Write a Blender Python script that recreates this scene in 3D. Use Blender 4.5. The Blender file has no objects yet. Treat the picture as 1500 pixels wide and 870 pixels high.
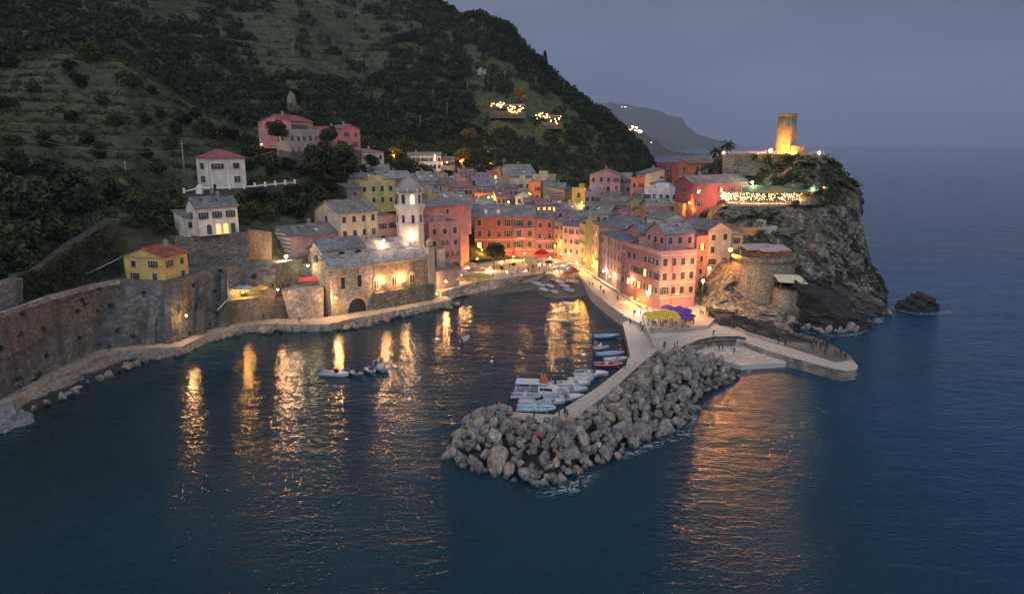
import bpy, bmesh, math, random
import numpy as np
from mathutils import Vector, Matrix, noise
R = math.radians
RN = random.Random(7)
C = bpy.context.scene.collection
# ---------------------------------------------------------------- camera model
H0 = 40.0; FPX = 1000.0; PIT = math.atan(224/1000.0)
SP, CP = math.sin(PIT), math.cos(PIT)
def pY(px, py, Y):
    """world point seen at photo pixel (px,py) at distance Y"""
    dx = (px-750)/FPX; dy = (435-py)/FPX
    t = Y/(CP+dy*SP)
    return Vector((dx*t, Y, H0+t*(-SP+dy*CP)))
def pz(px, py, z):
    dx = (px-750)/FPX; dy = (435-py)/FPX
    t = (z-H0)/(-SP+dy*CP)
    return Vector((dx*t, t*(CP+dy*SP), z))
def pYz(px, Y, z):
    r = (z-H0)/Y
    dy = (r*CP+SP)/(CP-r*SP)
    t = Y/(CP+dy*SP)
    return Vector(((px-750)/FPX*t, Y, z))

# ---------------------------------------------------------------- object helpers
def tag(o, label=None, cat=None, group=None, kind=None):
    if label: o['label'] = label
    if cat: o['category'] = cat
    if group: o['group'] = group
    if kind: o['kind'] = kind
    return o
def empty(name, loc=(0,0,0), rz=0, label=None, cat=None, group=None):
    o = bpy.data.objects.new(name, None); C.objects.link(o)
    o.empty_display_size = .3
    o.location = loc; o.rotation_euler = (0,0,rz)
    return tag(o, label, cat, group)
def link(name, me, parent=None, loc=(0,0,0), rot=(0,0,0), sc=None):
    o = bpy.data.objects.new(name, me); C.objects.link(o)
    o.location = loc; o.rotation_euler = rot
    if sc is not None: o.scale = sc if hasattr(sc, '__len__') else (sc,)*3
    if parent: o.parent = parent
    return o
def dup(root, loc, rz=None, label=None, group=None, sc=None):
    r = root.copy(); C.objects.link(r); r.location = loc
    if rz is not None: r.rotation_euler = (0,0,rz)
    if sc is not None: r.scale = sc if hasattr(sc, '__len__') else (sc,)*3
    if label: r['label'] = label
    if group: r['group'] = group
    for ch in root.children:
        c = ch.copy(); C.objects.link(c); c.parent = r
        for g in ch.children:
            d = g.copy(); C.objects.link(d); d.parent = c
    return r
class MB:
    def __init__(s): s.v=[]; s.f=[]; s.m=[]; s.sm=[]
    def add(s, vs, fs, m=0, smooth=False):
        b=len(s.v); s.v += [tuple(v) for v in vs]
        for f in fs: s.f.append(tuple(b+i for i in f)); s.m.append(m); s.sm.append(smooth)
    def box(s, x0,x1,y0,y1,z0,z1, m=0):
        s.add([(x0,y0,z0),(x1,y0,z0),(x1,y1,z0),(x0,y1,z0),(x0,y0,z1),(x1,y0,z1),(x1,y1,z1),(x0,y1,z1)],
              [(3,2,1,0),(4,5,6,7),(0,1,5,4),(1,2,6,5),(2,3,7,6),(3,0,4,7)], m)
    def prism(s, pts, z0, z1, m=0):
        n=len(pts)
        z0s = z0 if hasattr(z0,'__len__') else [z0]*n
        z1s = z1 if hasattr(z1,'__len__') else [z1]*n
        s.add([(p[0],p[1],z0s[i]) for i,p in enumerate(pts)]+[(p[0],p[1],z1s[i]) for i,p in enumerate(pts)],
              [tuple(range(n))[::-1], tuple(range(n,2*n))]+[(i,(i+1)%n,n+(i+1)%n,n+i) for i in range(n)], m)
    def slab(s, pts, t, m=0):
        """thick sheet: list of 3D points (planar loop), extruded down by t"""
        n=len(pts)
        s.add([tuple(p) for p in pts]+[(p[0],p[1],p[2]-t) for p in pts],
              [tuple(range(n)), tuple(range(n,2*n))[::-1]]+[(i,n+i,n+(i+1)%n,(i+1)%n) for i in range(n)], m)
    def tube(s, a, b, r0, r1=None, n=8, m=0, caps=True):
        a=Vector(a); b=Vector(b); r1=r0 if r1 is None else r1
        d=(b-a).normalized(); u=d.orthogonal().normalized(); w=d.cross(u)
        vs=[]
        for p,r in ((a,r0),(b,r1)):
            for i in range(n):
                t=2*math.pi*i/n; vs.append(p+(u*math.cos(t)+w*math.sin(t))*r)
        fs=[(i,(i+1)%n,n+(i+1)%n,n+i) for i in range(n)]
        if caps: fs += [tuple(range(n))[::-1], tuple(range(n,2*n))]
        s.add(vs,fs,m,True)
    def lathe(s, prof, n=16, c=(0,0,0), m=0, smooth=True, sx=1, sy=1):
        vs=[]
        for r,z in prof:
            for i in range(n):
                t=2*math.pi*(i+.5)/n; vs.append((c[0]+r*math.cos(t)*sx, c[1]+r*math.sin(t)*sy, c[2]+z))
        fs=[]
        for k in range(len(prof)-1):
            for i in range(n): fs.append((k*n+i,k*n+(i+1)%n,(k+1)*n+(i+1)%n,(k+1)*n+i))
        fs.append(tuple(range(n))[::-1]); b=(len(prof)-1)*n; fs.append(tuple(range(b,b+n)))
        s.add(vs,fs,m,smooth)
    def mesh(s, name, mats):
        me=bpy.data.meshes.new(name); me.from_pydata(s.v,[],s.f)
        for m in (mats if isinstance(mats,(list,tuple)) else [mats]): me.materials.append(m)
        me.polygons.foreach_set('material_index', s.m); me.polygons.foreach_set('use_smooth', s.sm)
        me.update(); return me
    def build(s, name, mats, parent=None, loc=(0,0,0), rot=(0,0,0)):
        return link(name, s.mesh(name,mats), parent, loc, rot)

# ---------------------------------------------------------------- materials
class NT:
    def __init__(s, name):
        s.mat=bpy.data.materials.new(name); s.mat.use_nodes=True; s.t=s.mat.node_tree
        s.b=s.t.nodes['Principled BSDF']; s.n=s.t.nodes; s.l=s.t.links
    def tc(s, which='Object', scale=(1,1,1)):
        t=s.n.new('ShaderNodeTexCoord'); m=s.n.new('ShaderNodeMapping'); m.inputs['Scale'].default_value=scale
        s.l.new(t.outputs[which], m.inputs[0]); return m.outputs[0]
    def wpos(s, scale=(1,1,1), rot=(0,0,0)):
        t=s.n.new('ShaderNodeNewGeometry'); m=s.n.new('ShaderNodeMapping'); m.inputs['Scale'].default_value=scale
        m.inputs['Rotation'].default_value=rot
        s.l.new(t.outputs['Position'], m.inputs[0]); return m.outputs[0]
    def noise(s, vec, scale, detail=4, rough=.55, dist=0):
        n=s.n.new('ShaderNodeTexNoise'); n.inputs['Scale'].default_value=scale; n.inputs['Detail'].default_value=detail
        n.inputs['Roughness'].default_value=rough; n.inputs['Distortion'].default_value=dist
        s.l.new(vec,n.inputs['Vector']); return n.outputs['Fac']
    def vor(s, vec, scale, feat='F1', out='Distance'):
        n=s.n.new('ShaderNodeTexVoronoi'); n.feature=feat; n.inputs['Scale'].default_value=scale
        s.l.new(vec,n.inputs['Vector']); return n.outputs[out]
    def ramp(s, fac, stops):
        r=s.n.new('ShaderNodeValToRGB'); e=r.color_ramp.elements
        while len(e)<len(stops): e.new(.5)
        for i,(p,c) in enumerate(stops):
            e[i].position=p; e[i].color=(c if len(c)==4 else (*c,1)) if hasattr(c,'__len__') else (c,c,c,1)
        s.l.new(fac,r.inputs[0]); return r.outputs[0]
    def mix(s, fac, a, b, mode='MIX'):
        m=s.n.new('ShaderNodeMix'); m.data_type='RGBA'; m.blend_type=mode
        for k,v in ((0,fac),(6,a),(7,b)):
            if hasattr(v,'is_output') : s.l.new(v,m.inputs[k])
            elif hasattr(v,'__len__'): m.inputs[k].default_value=(*v,1) if len(v)==3 else v
            else: m.inputs[k].default_value=v if k==0 else (v,v,v,1)
        return m.outputs[2]
    def math(s, op, a, b=None, clamp=False):
        m=s.n.new('ShaderNodeMath'); m.operation=op; m.use_clamp=clamp
        for k,v in ((0,a),(1,b)):
            if v is None: continue
            if hasattr(v,'is_output'): s.l.new(v,m.inputs[k])
            else: m.inputs[k].default_value=v
        return m.outputs[0]
    def bump(s, h, strength=.5, dist=.1, normal=None):
        b=s.n.new('ShaderNodeBump'); b.inputs['Strength'].default_value=strength; b.inputs['Distance'].default_value=dist
        s.l.new(h,b.inputs['Height'])
        if normal: s.l.new(normal,b.inputs['Normal'])
        return b.outputs[0]
    def out(s, col=None, rough=.8, nrm=None, spec=.3):
        if col is not None:
            if hasattr(col,'is_output'): s.l.new(col,s.b.inputs['Base Color'])
            else: s.b.inputs['Base Color'].default_value=(*col,1)
        s.b.inputs['Roughness'].default_value=rough
        s.b.inputs['Specular IOR Level'].default_value=spec
        if nrm: s.l.new(nrm,s.b.inputs['Normal'])
        return s.mat
_M={}
def cached(f):
    def g(*a):
        k=(f.__name__,)+a
        if k not in _M: _M[k]=f(*a)
        return _M[k]
    return g
def sc3(c,k): return tuple(min(1,x*k) for x in c)
@cached
def plain(col, rough=.7, spec=.3):
    t=NT('paint'); n=t.noise(t.tc('Object',(1,1,1)),3.0,3)
    return t.out(t.mix(n,sc3(col,.82),sc3(col,1.12)),rough,None,spec)
@cached
def plaster(col):
    t=NT('plaster'); p=t.wpos()
    n1=t.noise(p,.35,5,.6); n2=t.noise(t.wpos((1.6,1.6,.16)),1.0,4,.6); n3=t.noise(p,5,3)
    c=t.mix(t.ramp(n1,[(.38,0),(.62,1)]),col,sc3(col,.66))
    c=t.mix(t.math('MULTIPLY',t.ramp(n2,[(.48,0),(.66,1)]),.7),c,tuple(x*.45+.06 for x in col))
    c=t.mix(t.math('MULTIPLY',t.ramp(n3,[(.45,0),(.62,1)]),.4),c,tuple(min(1,x*1.15+.05) for x in col))
    return t.out(c,.9,t.bump(n3,.25,.05))
@cached
def slate(col):
    t=NT('slate_roof'); p=t.tc('Object')
    v=t.vor(t.tc('Object',(1.6,2.2,2.2)),1.0,'F1','Color'); n=t.noise(p,.5,4); n2=t.noise(p,4,3)
    bw=t.n.new('ShaderNodeRGBToBW'); t.l.new(v,bw.inputs[0])
    c=t.mix(bw.outputs[0],sc3(col,.5),sc3(col,1.45)); c=t.mix(t.ramp(n,[(.42,0),(.6,.8)]),c,sc3(col,.5)); n4=t.noise(p,1.4,5,.7); c=t.mix(t.ramp(n4,[(.5,0),(.66,.55)]),c,sc3(col,1.6))
    c=t.mix(t.ramp(n2,[(.6,0),(.75,.5)]),c,(.16,.15,.09))
    return t.out(c,.65,t.bump(bw.outputs[0],.5,.06),.4)
@cached
def masonry(col, size=.55, dark=.45):
    t=NT('stonework'); 
    p=t.wpos((1,1,1.5)); v=t.vor(p,1/size,'F1','Color'); e=t.vor(p,1/size,'DISTANCE_TO_EDGE')
    bw=t.n.new('ShaderNodeRGBToBW'); t.l.new(v,bw.inputs[0])
    c=t.mix(bw.outputs[0],sc3(col,.45),sc3(col,1.55))
    c=t.mix(t.ramp(e,[(0,1),(.09,0)]),c,sc3(col,dark))
    n=t.noise(t.wpos((.5,.5,.1)),.8,5,.65); c=t.mix(t.ramp(n,[(.42,0),(.7,.75)]),c,sc3(col,.35))
    n2=t.noise(t.wpos(),.22,4,.6); c=t.mix(t.ramp(n2,[(.5,0),(.72,.6)]),c,(.055,.065,.04))
    h=t.mix(.5,t.ramp(e,[(0,0),(.12,1)]),n)
    return t.out(c,.92,t.bump(h,.7,.12))
@cached
def rock(col, streak=0):
    t=NT('rock'); 
    p=t.wpos((.25,.25,1.6),(.35,.5,.3)) if streak else t.tc('Object')
    n=t.noise(p,.8 if streak else 1.2,7,.65,.5); n2=t.noise(t.wpos(),.12,4); n3=t.noise(t.wpos(),2.2,5,.7)
    c=t.ramp(n,[(.3,sc3(col,.42)),(.5,col),(.72,sc3(col,1.55))])
    c=t.mix(t.ramp(n2,[(.42,0),(.68,.55)]),c,sc3(col,.5))
    if streak: c=t.mix(t.ramp(n3,[(.56,0),(.68,.6)]),c,(.045,.06,.03))
    return t.out(c,.88,t.bump(t.mix(.5,n,n3),.8,.35 if streak else .12))
@cached
def emit(col, s):
    t=NT('glow'); t.out(col,.5)
    t.b.inputs['Emission Color'].default_value=(*col,1); t.b.inputs['Emission Strength'].default_value=s
    return t.mat
def mat_leaf(name, c0, c1):
    t=NT(name); a=t.n.new('ShaderNodeAttribute'); a.attribute_name='tint'
    c=t.mix(a.outputs['Fac'],c0,c1); n=t.noise(t.wpos(),.9,3)
    c=t.mix(t.ramp(n,[(.4,0),(.7,.45)]),c,sc3(c0,.6))
    return t.out(c,.85,None,.15)
LEAF=mat_leaf('foliage',(.012,.026,.012),(.095,.110,.045))
LEAFD=mat_leaf('dark_foliage',(.010,.020,.013),(.052,.068,.034))
LEAFLIT=mat_leaf('lamplit_foliage',(.16,.10,.02),(.30,.20,.05))  # orange lamp glow put into the leaf colour of the lit trees
BARK=plain((.09,.07,.05),.9)
def mat_terrain():
    t=NT('hillside_soil'); g=t.n.new('ShaderNodeNewGeometry'); sp=t.n.new('ShaderNodeSeparateXYZ')
    t.l.new(g.outputs['True Normal'],sp.inputs[0])
    n=t.noise(t.wpos(),.05,6,.6); n2=t.noise(t.wpos(),.6,5,.65); n3=t.noise(t.wpos((1,1,3)),.25,4)
    grass=t.mix(t.ramp(n,[(.38,0),(.64,1)]),(.020,.034,.017),(.058,.062,.034))
    grass=t.mix(t.ramp(n2,[(.4,0),(.62,.9)]),grass,(.075,.110,.050))
    wall=t.mix(n2,(.040,.042,.030),(.125,.122,.092))
    wall=t.mix(t.ramp(n3,[(.40,0),(.55,.85)]),wall,(.034,.050,.024))
    f=t.ramp(sp.outputs[2],[(.38,1),(.60,0)])
    return t.out(t.mix(f,grass,wall),.95,t.bump(n2,.8,.5))
def mat_cliff():
    t=NT('cliff_rock'); g=t.n.new('ShaderNodeNewGeometry'); sp=t.n.new('ShaderNodeSeparateXYZ')
    t.l.new(g.outputs['Normal'],sp.inputs[0]); ps=t.n.new('ShaderNodeSeparateXYZ'); t.l.new(g.outputs['Position'],ps.inputs[0])
    p=t.wpos((.42,.42,.22),(.25,.5,0)); n=t.noise(p,1.0,8,.68,.8); n2=t.noise(t.wpos(),.09,5,.6); n3=t.noise(t.wpos(),1.1,6,.7)
    c=t.ramp(n,[(.32,(.03,.029,.029)),(.43,(.14,.135,.125)),(.53,(.26,.25,.23)),(.66,(.44,.43,.40))])
    c=t.mix(t.ramp(n3,[(.45,0),(.58,.8)]),c,(.035,.033,.03))
    veg=t.mix(n3,(.028,.042,.015),(.085,.095,.04))
    f=t.math('ADD',t.ramp(sp.outputs[2],[(.5,0),(.85,.6)]),t.ramp(n2,[(.52,0),(.64,.45)]),True)
    hi=t.ramp(t.math('MULTIPLY',ps.outputs[2],.025),[(.1,0),(.45,1)])
    c=t.mix(t.math('MULTIPLY',f,hi),c,veg)
    wet=t.ramp(t.math('MULTIPLY',t.math('ADD',ps.outputs[2],t.math('MULTIPLY',n2,4)),.1),[(.15,1),(.42,0)])
    c=t.mix(t.math('MULTIPLY',wet,.65),c,(.035,.033,.032))
    return t.out(c,.9,t.bump(t.mix(.5,n,n3),1.0,.6))
TERR=mat_terrain(); CLIFF=mat_cliff()
STONE=masonry((.20,.185,.165)); STONE2=masonry((.27,.235,.19),.45); STONED=masonry((.13,.125,.12),.7)
BIGSTONE=masonry((.150,.168,.180),.9,.7)
WHITE=plain((.75,.73,.70)); IRON=plain((.05,.05,.055),.5); DARK=plain((.03,.03,.035),.6)
WOOD=plain((.20,.12,.07)); CONC=plain((.42,.40,.37),.85)
@cached
def cloth(col):
    t=NT('awning_cloth'); t.out(col,.85,None,.2); o=t.n['Material Output']; tr=t.n.new('ShaderNodeBsdfTranslucent'); tr.inputs[0].default_value=(*col,1)
    mx=t.n.new('ShaderNodeMixShader'); mx.inputs[0].default_value=.45; t.l.new(t.b.outputs[0],mx.inputs[1]); t.l.new(tr.outputs[0],mx.inputs[2]); t.l.new(mx.outputs[0],o.inputs[0]); return t.mat
def mat_paving():
    t=NT('paving'); n=t.noise(t.wpos(),.25,5,.6); n2=t.noise(t.wpos(),2.5,4)
    c=t.mix(n,(.34,.30,.26),(.50,.45,.40)); c=t.mix(t.ramp(n2,[(.5,0),(.75,.6)]),c,(.18,.165,.15))
    e=t.vor(t.wpos((1,1,.0)),.35,'DISTANCE_TO_EDGE'); c=t.mix(t.ramp(e,[(0,.6),(.03,0)]),c,(.13,.12,.11))
    return t.out(c,.7,t.bump(n2,.3,.03),.4)
PAVE=mat_paving()
GLASS=NT('window_glass').out((.025,.03,.04),.12,None,.6)
SLATE=(.20,.20,.215); SLATEB=(.15,.165,.19); TILE=(.30,.085,.07); TILEP=(.24,.15,.15); SLATEL=(.30,.29,.30)
# ---------------------------------------------------------------- world, sun, camera, haze
sc=bpy.context.scene
w=bpy.data.worlds.new('World'); sc.world=w; w.use_nodes=True
nt=w.node_tree; bg=nt.nodes['Background']
def N(t): return nt.nodes.new(t)
sky=N('ShaderNodeTexSky'); sky.sky_type='NISHITA'; sky.sun_disc=False; sky.sun_elevation=R(2.0); sky.sun_rotation=R(205)
sky.dust_density=4; sky.air_density=1.2; sky.ozone_density=3
tcn=N('ShaderNodeTexCoord'); sx=N('ShaderNodeSeparateXYZ'); nt.links.new(tcn.outputs['Generated'],sx.inputs[0])
def wm(op,a,b=None,cl=False):
    m=N('ShaderNodeMath'); m.operation=op; m.use_clamp=cl
    for k,v in ((0,a),(1,b)):
        if v is None: continue
        if hasattr(v,'is_output'): nt.links.new(v,m.inputs[k])
        else: m.inputs[k].default_value=v
    return m.outputs[0]
def wramp(f,st):
    r=N('ShaderNodeValToRGB'); e=r.color_ramp.elements
    while len(e)<len(st): e.new(.5)
    for i,(p,c) in enumerate(st): e[i].position=p; e[i].color=(*c,1)
    nt.links.new(f,r.inputs[0]); return r.outputs[0]
def wmix(f,a,b,mode='MIX'):
    m=N('ShaderNodeMix'); m.data_type='RGBA'; m.blend_type=mode
    for k,v in ((0,f),(6,a),(7,b)):
        if hasattr(v,'is_output'): nt.links.new(v,m.inputs[k])
        elif hasattr(v,'__len__'): m.inputs[k].default_value=(*v,1)
        else: m.inputs[k].default_value=v
    return m.outputs[2]
front=wramp(sx.outputs[2],[(0,(.148,.185,.335)),(.10,(.150,.180,.300)),(.22,(.138,.160,.215)),(.36,(.122,.136,.160)),(.60,(.104,.113,.132)),(1,(.44,.47,.55))])
nz=N('ShaderNodeTexNoise'); nz.inputs['Scale'].default_value=2.2; nz.inputs['Detail'].default_value=5
mp=N('ShaderNodeMapping'); mp.inputs['Scale'].default_value=(1,1,3.5); nt.links.new(tcn.outputs['Generated'],mp.inputs[0]); nt.links.new(mp.outputs[0],nz.inputs[0])
cl=wramp(nz.outputs['Fac'],[(.32,(.98,.98,1.0)),(.68,(1.40,1.38,1.34))])
front=wmix(1.0,front,cl,'MULTIPLY')
back=wmix(wm('MULTIPLY',wm('SUBTRACT',0.12,sx.outputs[1],True),1.25,True),(0,0,0),(.93,.93,1.02))  # adds unseen brightness to the sky behind the camera, lighting the facing walls
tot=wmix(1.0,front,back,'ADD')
nsk=wmix(1.0,sky.outputs[0],(.09,.09,.09),'MULTIPLY')
tot=wmix(.12,tot,nsk)
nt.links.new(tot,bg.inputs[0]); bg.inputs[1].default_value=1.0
sl=bpy.data.lights.new('sun','SUN'); sl.energy=.35; sl.angle=R(12); sl.color=(1,.93,.90)
so=link('sun',sl); so.rotation_euler=(R(68),0,R(-25))
cam=bpy.data.cameras.new('camera'); co=link('camera',cam); co.location=(0,0,H0); co.rotation_euler=(math.pi/2-PIT,0,0)
cam.sensor_width=36; cam.lens=36*FPX/1500; cam.clip_start=.5; cam.clip_end=60000
sc.camera=co
sc.view_settings.view_transform='Standard'; sc.view_settings.look='None'; sc.view_settings.exposure=0; sc.view_settings.gamma=1
sc.cycles.use_denoising=True
try: sc.cycles.denoiser='OPENIMAGEDENOISE'
except Exception: pass
sc.cycles.max_bounces=4; sc.cycles.diffuse_bounces=2; sc.cycles.glossy_bounces=2; sc.cycles.transmission_bounces=2; sc.cycles.volume_bounces=0
sc.cycles.sample_clamp_indirect=4; sc.cycles.sample_clamp_direct=0; sc.cycles.use_light_tree=True
sc.cycles.caustics_reflective=False; sc.cycles.caustics_refractive=False
HAZE=True
if HAZE:
    m=MB(); m.box(-13000,13000,-9000,15000,-12,620)
    t=bpy.data.materials.new('air'); t.use_nodes=True; tt=t.node_tree; tt.nodes.clear()
    o=tt.nodes.new('ShaderNodeOutputMaterial'); v=tt.nodes.new('ShaderNodeVolumePrincipled')
    v.inputs['Color'].default_value=(.70,.78,1.0,1); v.inputs['Density'].default_value=.000085; v.inputs['Anisotropy'].default_value=.1
    tt.links.new(v.outputs[0],o.inputs['Volume'])
    tag(m.build('haze',t),'thin pale dusk haze filling the air over sea and village','haze',None,'stuff')

# ---------------------------------------------------------------- sea
def mat_water():
    t=NT('sea_water')
    g=t.n.new('ShaderNodeNewGeometry'); sp=t.n.new('ShaderNodeSeparateXYZ'); t.l.new(g.outputs['Position'],sp.inputs[0])
    n=t.noise(t.wpos(),.018,4,.6,.4)
    # harbour (x<30,y>70 between quays) is calmer than the open sea
    open_=t.math('ADD',t.math('MULTIPLY',t.math('SUBTRACT',sp.outputs[0],34),.03),.0,True)
    near=t.math('MULTIPLY',t.math('SUBTRACT',105,sp.outputs[1]),.014,True)
    f=t.math('MAXIMUM',open_,near,True)
    f=t.math('ADD',t.math('MULTIPLY',f,.30),.32)
    a=t.noise(t.wpos((.28,.62,1),(0,0,.35)),1.0,3,.55,.3)
    b=t.noise(t.wpos((1.0,2.0,1),(0,0,.25)),1.0,3,.6,.2)
    c=t.noise(t.wpos((.055,.10,1),(0,0,.5)),1.0,2,.5)
    hgt=t.math('ADD',t.math('ADD',t.math('MULTIPLY',a,.9),t.math('MULTIPLY',b,.42)),t.math('MULTIPLY',c,2.2))
    hgt=t.math('MULTIPLY',hgt,f)
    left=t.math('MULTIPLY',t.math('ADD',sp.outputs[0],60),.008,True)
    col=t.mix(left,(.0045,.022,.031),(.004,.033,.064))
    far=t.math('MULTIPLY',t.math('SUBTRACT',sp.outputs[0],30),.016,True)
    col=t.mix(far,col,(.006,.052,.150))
    col=t.mix(t.ramp(n,[(.4,0),(.65,.8)]),col,(.005,.040,.070))
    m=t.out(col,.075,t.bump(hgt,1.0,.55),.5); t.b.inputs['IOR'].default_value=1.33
    return m
WATER=mat_water()
m=MB()
xs=[-16000,-4000,-1000,-300,-100,0,100,300,1000,4000,16000]; ys=[-3000,-500,0,60,120,200,400,1000,3000,8000,24000]
m.add([(x,y,0) for y in ys for x in xs],[(j*11+i,j*11+i+1,(j+1)*11+i+1,(j+1)*11+i) for j in range(10) for i in range(10)])
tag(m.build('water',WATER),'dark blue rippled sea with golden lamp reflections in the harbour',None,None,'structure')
m=MB(); m.box(-16000,16000,-3000,24000,-11,-10); tag(m.build('sea_bed',plain((.03,.035,.04))),'dark sea bed under the water',None,None,'structure')

# ---------------------------------------------------------------- lofted terrain
def w3(px, e):
    Y, s = e
    return pYz(px, Y, s[1]) if isinstance(s, tuple) else pY(px, s, Y)
Z=lambda z:('z',z)
def resample(a, ts):
    n=len(a); out=[]
    for t in ts:
        i=min(int(t),n-2); f=t-i; out.append(a[i]*(1-f)+a[i+1]*f)
    return np.array(out)
def blur(P, k, axis):
    for _ in range(k):
        Q=P.copy()
        if axis==0: Q[1:-1]=(P[:-2]+2*P[1:-1]+P[2:])/4
        else: Q[:,1:-1]=(P[:,:-2]+2*P[:,1:-1]+P[:,2:])/4
        P=Q
    return P
def loft(stations, nu, nv, bl=(6,4), vw=None):
    rows=np.array([[tuple(w3(px,e)) for e in es] for px,es in stations])   # S x R x 3
    S=rows.shape[0]; Rr=rows.shape[1]
    pxs=np.array([p for p,_ in stations],float)
    tgt=np.linspace(pxs[0],pxs[-1],nu); ts=np.interp(tgt,pxs,np.arange(S))
    P=resample(rows,ts)
    vs=np.linspace(0,Rr-1,nv) if vw is None else np.interp(np.linspace(0,1,nv),np.linspace(0,1,len(vw)),vw)
    P=np.swapaxes(resample(np.swapaxes(P,0,1),vs),0,1)
    return blur(blur(P,bl[0],0),bl[1],1)
def grid_mesh(name, P, mat, smooth=True):
    nu,nv=P.shape[:2]; me=bpy.data.meshes.new(name)
    idx=np.arange(nu*nv).reshape(nu,nv)
    f=np.stack([idx[:-1,:-1],idx[1:,:-1],idx[1:,1:],idx[:-1,1:]],-1).reshape(-1,4)
    me.vertices.add(nu*nv); me.vertices.foreach_set('co',P.reshape(-1).astype(np.float32))
    me.loops.add(f.size); me.loops.foreach_set('vertex_index',f.reshape(-1).astype(np.int32))
    me.polygons.add(len(f)); me.polygons.foreach_set('loop_start',np.arange(0,f.size,4,dtype=np.int32))
    me.polygons.foreach_set('use_smooth',[smooth]*len(f))
    me.materials.append(mat); me.update(calc_edges=True); me.validate(); return me
def fbm(p, s, o=4): return noise.fractal(Vector((p[0]*s,p[1]*s,p[2]*s)),1.0,2.0,o)
# columns of the hill, each from the ledge (front) to the skyline (back)
HILL=[
(-300,[(90,Z(14)),(98,Z(22)),(130,Z(42)),(180,Z(75)),(220,Z(85)),(300,Z(120)),(400,Z(170)),(520,Z(220)),(600,Z(200))]),
(0,  [(112,450),(118,405),(150,260),(230,95),(290,85),(340,40),(420,-60),(520,-140),(600,Z(180))]),
(100,[(125,428),(130,360),(165,250),(235,80),(310,78),(370,20),(440,-70),(540,-140),(620,Z(180))]),
(180,[(137,412),(142,322),(172,243),(235,92),(320,95),(380,30),(450,-60),(560,-130),(640,Z(180))]),
(270,[(146,396),(150,343),(176,280),(230,150),(320,150),(390,70),(460,-10),(560,-90),(640,Z(170))]),
(350,[(150,392),(156,340),(182,277),(232,188),(310,185),(390,100),(470,10),(570,-70),(650,Z(160))]),
(430,[(158,392),(168,325),(212,225),(250,195),(300,190),(390,110),(480,20),(580,-50),(660,Z(150))]),
(520,[(178,Z(12)),(205,Z(19)),(246,247),(280,215),(320,195),(420,120),(500,50),(600,-35),(670,Z(130))]),
(600,[(195,Z(8)),(240,Z(14)),(290,247),(320,225),(360,195),(440,115),(515,45),(600,-15),(670,Z(120))]),
(640,[(200,Z(6)),(250,Z(16)),(300,250),(330,230),(370,190),(450,115),(520,50),(600,0),(670,Z(110))]),
(700,[(215,Z(4)),(255,Z(14)),(325,245),(350,222),(385,180),(445,130),(500,75),(560,33),(640,Z(80))]),
(745,[(224,Z(3)),(260,Z(9)),(330,247),(365,222),(400,180),(440,130),(475,90),(510,49),(590,Z(60))]),
(790,[(228,Z(3)),(260,Z(7)),(325,Z(16)),(372,228),(402,198),(432,160),(460,130),(490,98),(570,Z(40))]),
(840,[(230,Z(3)),(260,Z(6)),(320,Z(9)),(380,245),(408,222),(430,190),(452,162),(474,134),(550,Z(20))]),
(862,[(230,Z(3)),(260,Z(5)),(320,Z(8)),(382,250),(410,230),(430,200),(450,175),(470,155),(545,Z(10))]),
(900,[(230,Z(3)),(260,Z(4)),(320,Z(6)),(385,255),(412,240),(430,218),(447,200),(463,185),(530,Z(0))]),
(930,[(230,Z(3)),(260,Z(4)),(320,Z(5)),(390,262),(415,250),(430,235),(445,222),(456,207),(520,Z(-3))]),
(955,[(235,Z(3)),(260,Z(4)),(320,Z(5)),(392,275),(416,262),(430,255),(442,248),(450,238),(510,Z(-4))]),
(975,[(240,Z(3)),(262,Z(3)),(320,Z(3)),(392,Z(4)),(416,Z(6)),(430,Z(4)),(440,Z(1)),(450,Z(-2)),(500,Z(-5))]),
(1000,[(240,Z(2)),(262,Z(1)),(320,Z(-1)),(385,Z(-4)),(410,Z(-4)),(430,Z(-4)),(440,Z(-4)),(450,Z(-4)),(500,Z(-5))]),
]
P=loft(HILL,540,660,(5,5))
terr=0
nu,nv=P.shape[:2]
for i in range(nu):
    for j in range(nv):
        x,y,z=P[i,j]; v=j/(nv-1)*8
        if z<-1: continue
        px=750+1000*x/max(y,1)*.97
        n=fbm((x,y,z*.5),.03,5)
        amp=2.2 if v>1.3 else .6
        if px>430 and v<2: amp=.2
        if v>4 : amp=6
        z2=z+n*amp
        # dry-stone terraces on the near slope and two patches of the far slope
        tz=0
        if 1.15<v<3.1 and px<560: tz=min(1,(v-1.15)*4)*min(1,max(0,(3.1-v)*4))
        if 4.2<v<7 and px<700 and noise.noise(Vector((x*.012,y*.012,3)))>-.05: tz=.9
        if tz>0 :
            st=3.0 if v<4 else 5.5
            zz=z2+noise.noise(Vector((x*.02,y*.02,0)))*3
            k=math.floor(zz/st); f=zz/st-k
            ff=0.12*f if f<.80 else .096+(f-.80)/.20*.904
            z2=z2+tz*((k+ff)*st-zz)
        P[i,j,2]=z2
        P[i,j,0]+=fbm((y,z,x),.05,3)*(1.2 if v>1.3 else .3)
me=grid_mesh('hillside',P,TERR); tag(link('hillside',me),'dark terraced hillside rising behind the village',None,None,'structure')
HP=P
def hill_at(i,j): return Vector(HP[i,j])
def hill_px(px,v):
    u=(px+300)/1300*(nu-1); i=int(max(0,min(nu-1,u))); j=int(max(0,min(nv-1,v/8*(nv-1)))); return Vector(HP[i,j])

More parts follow.
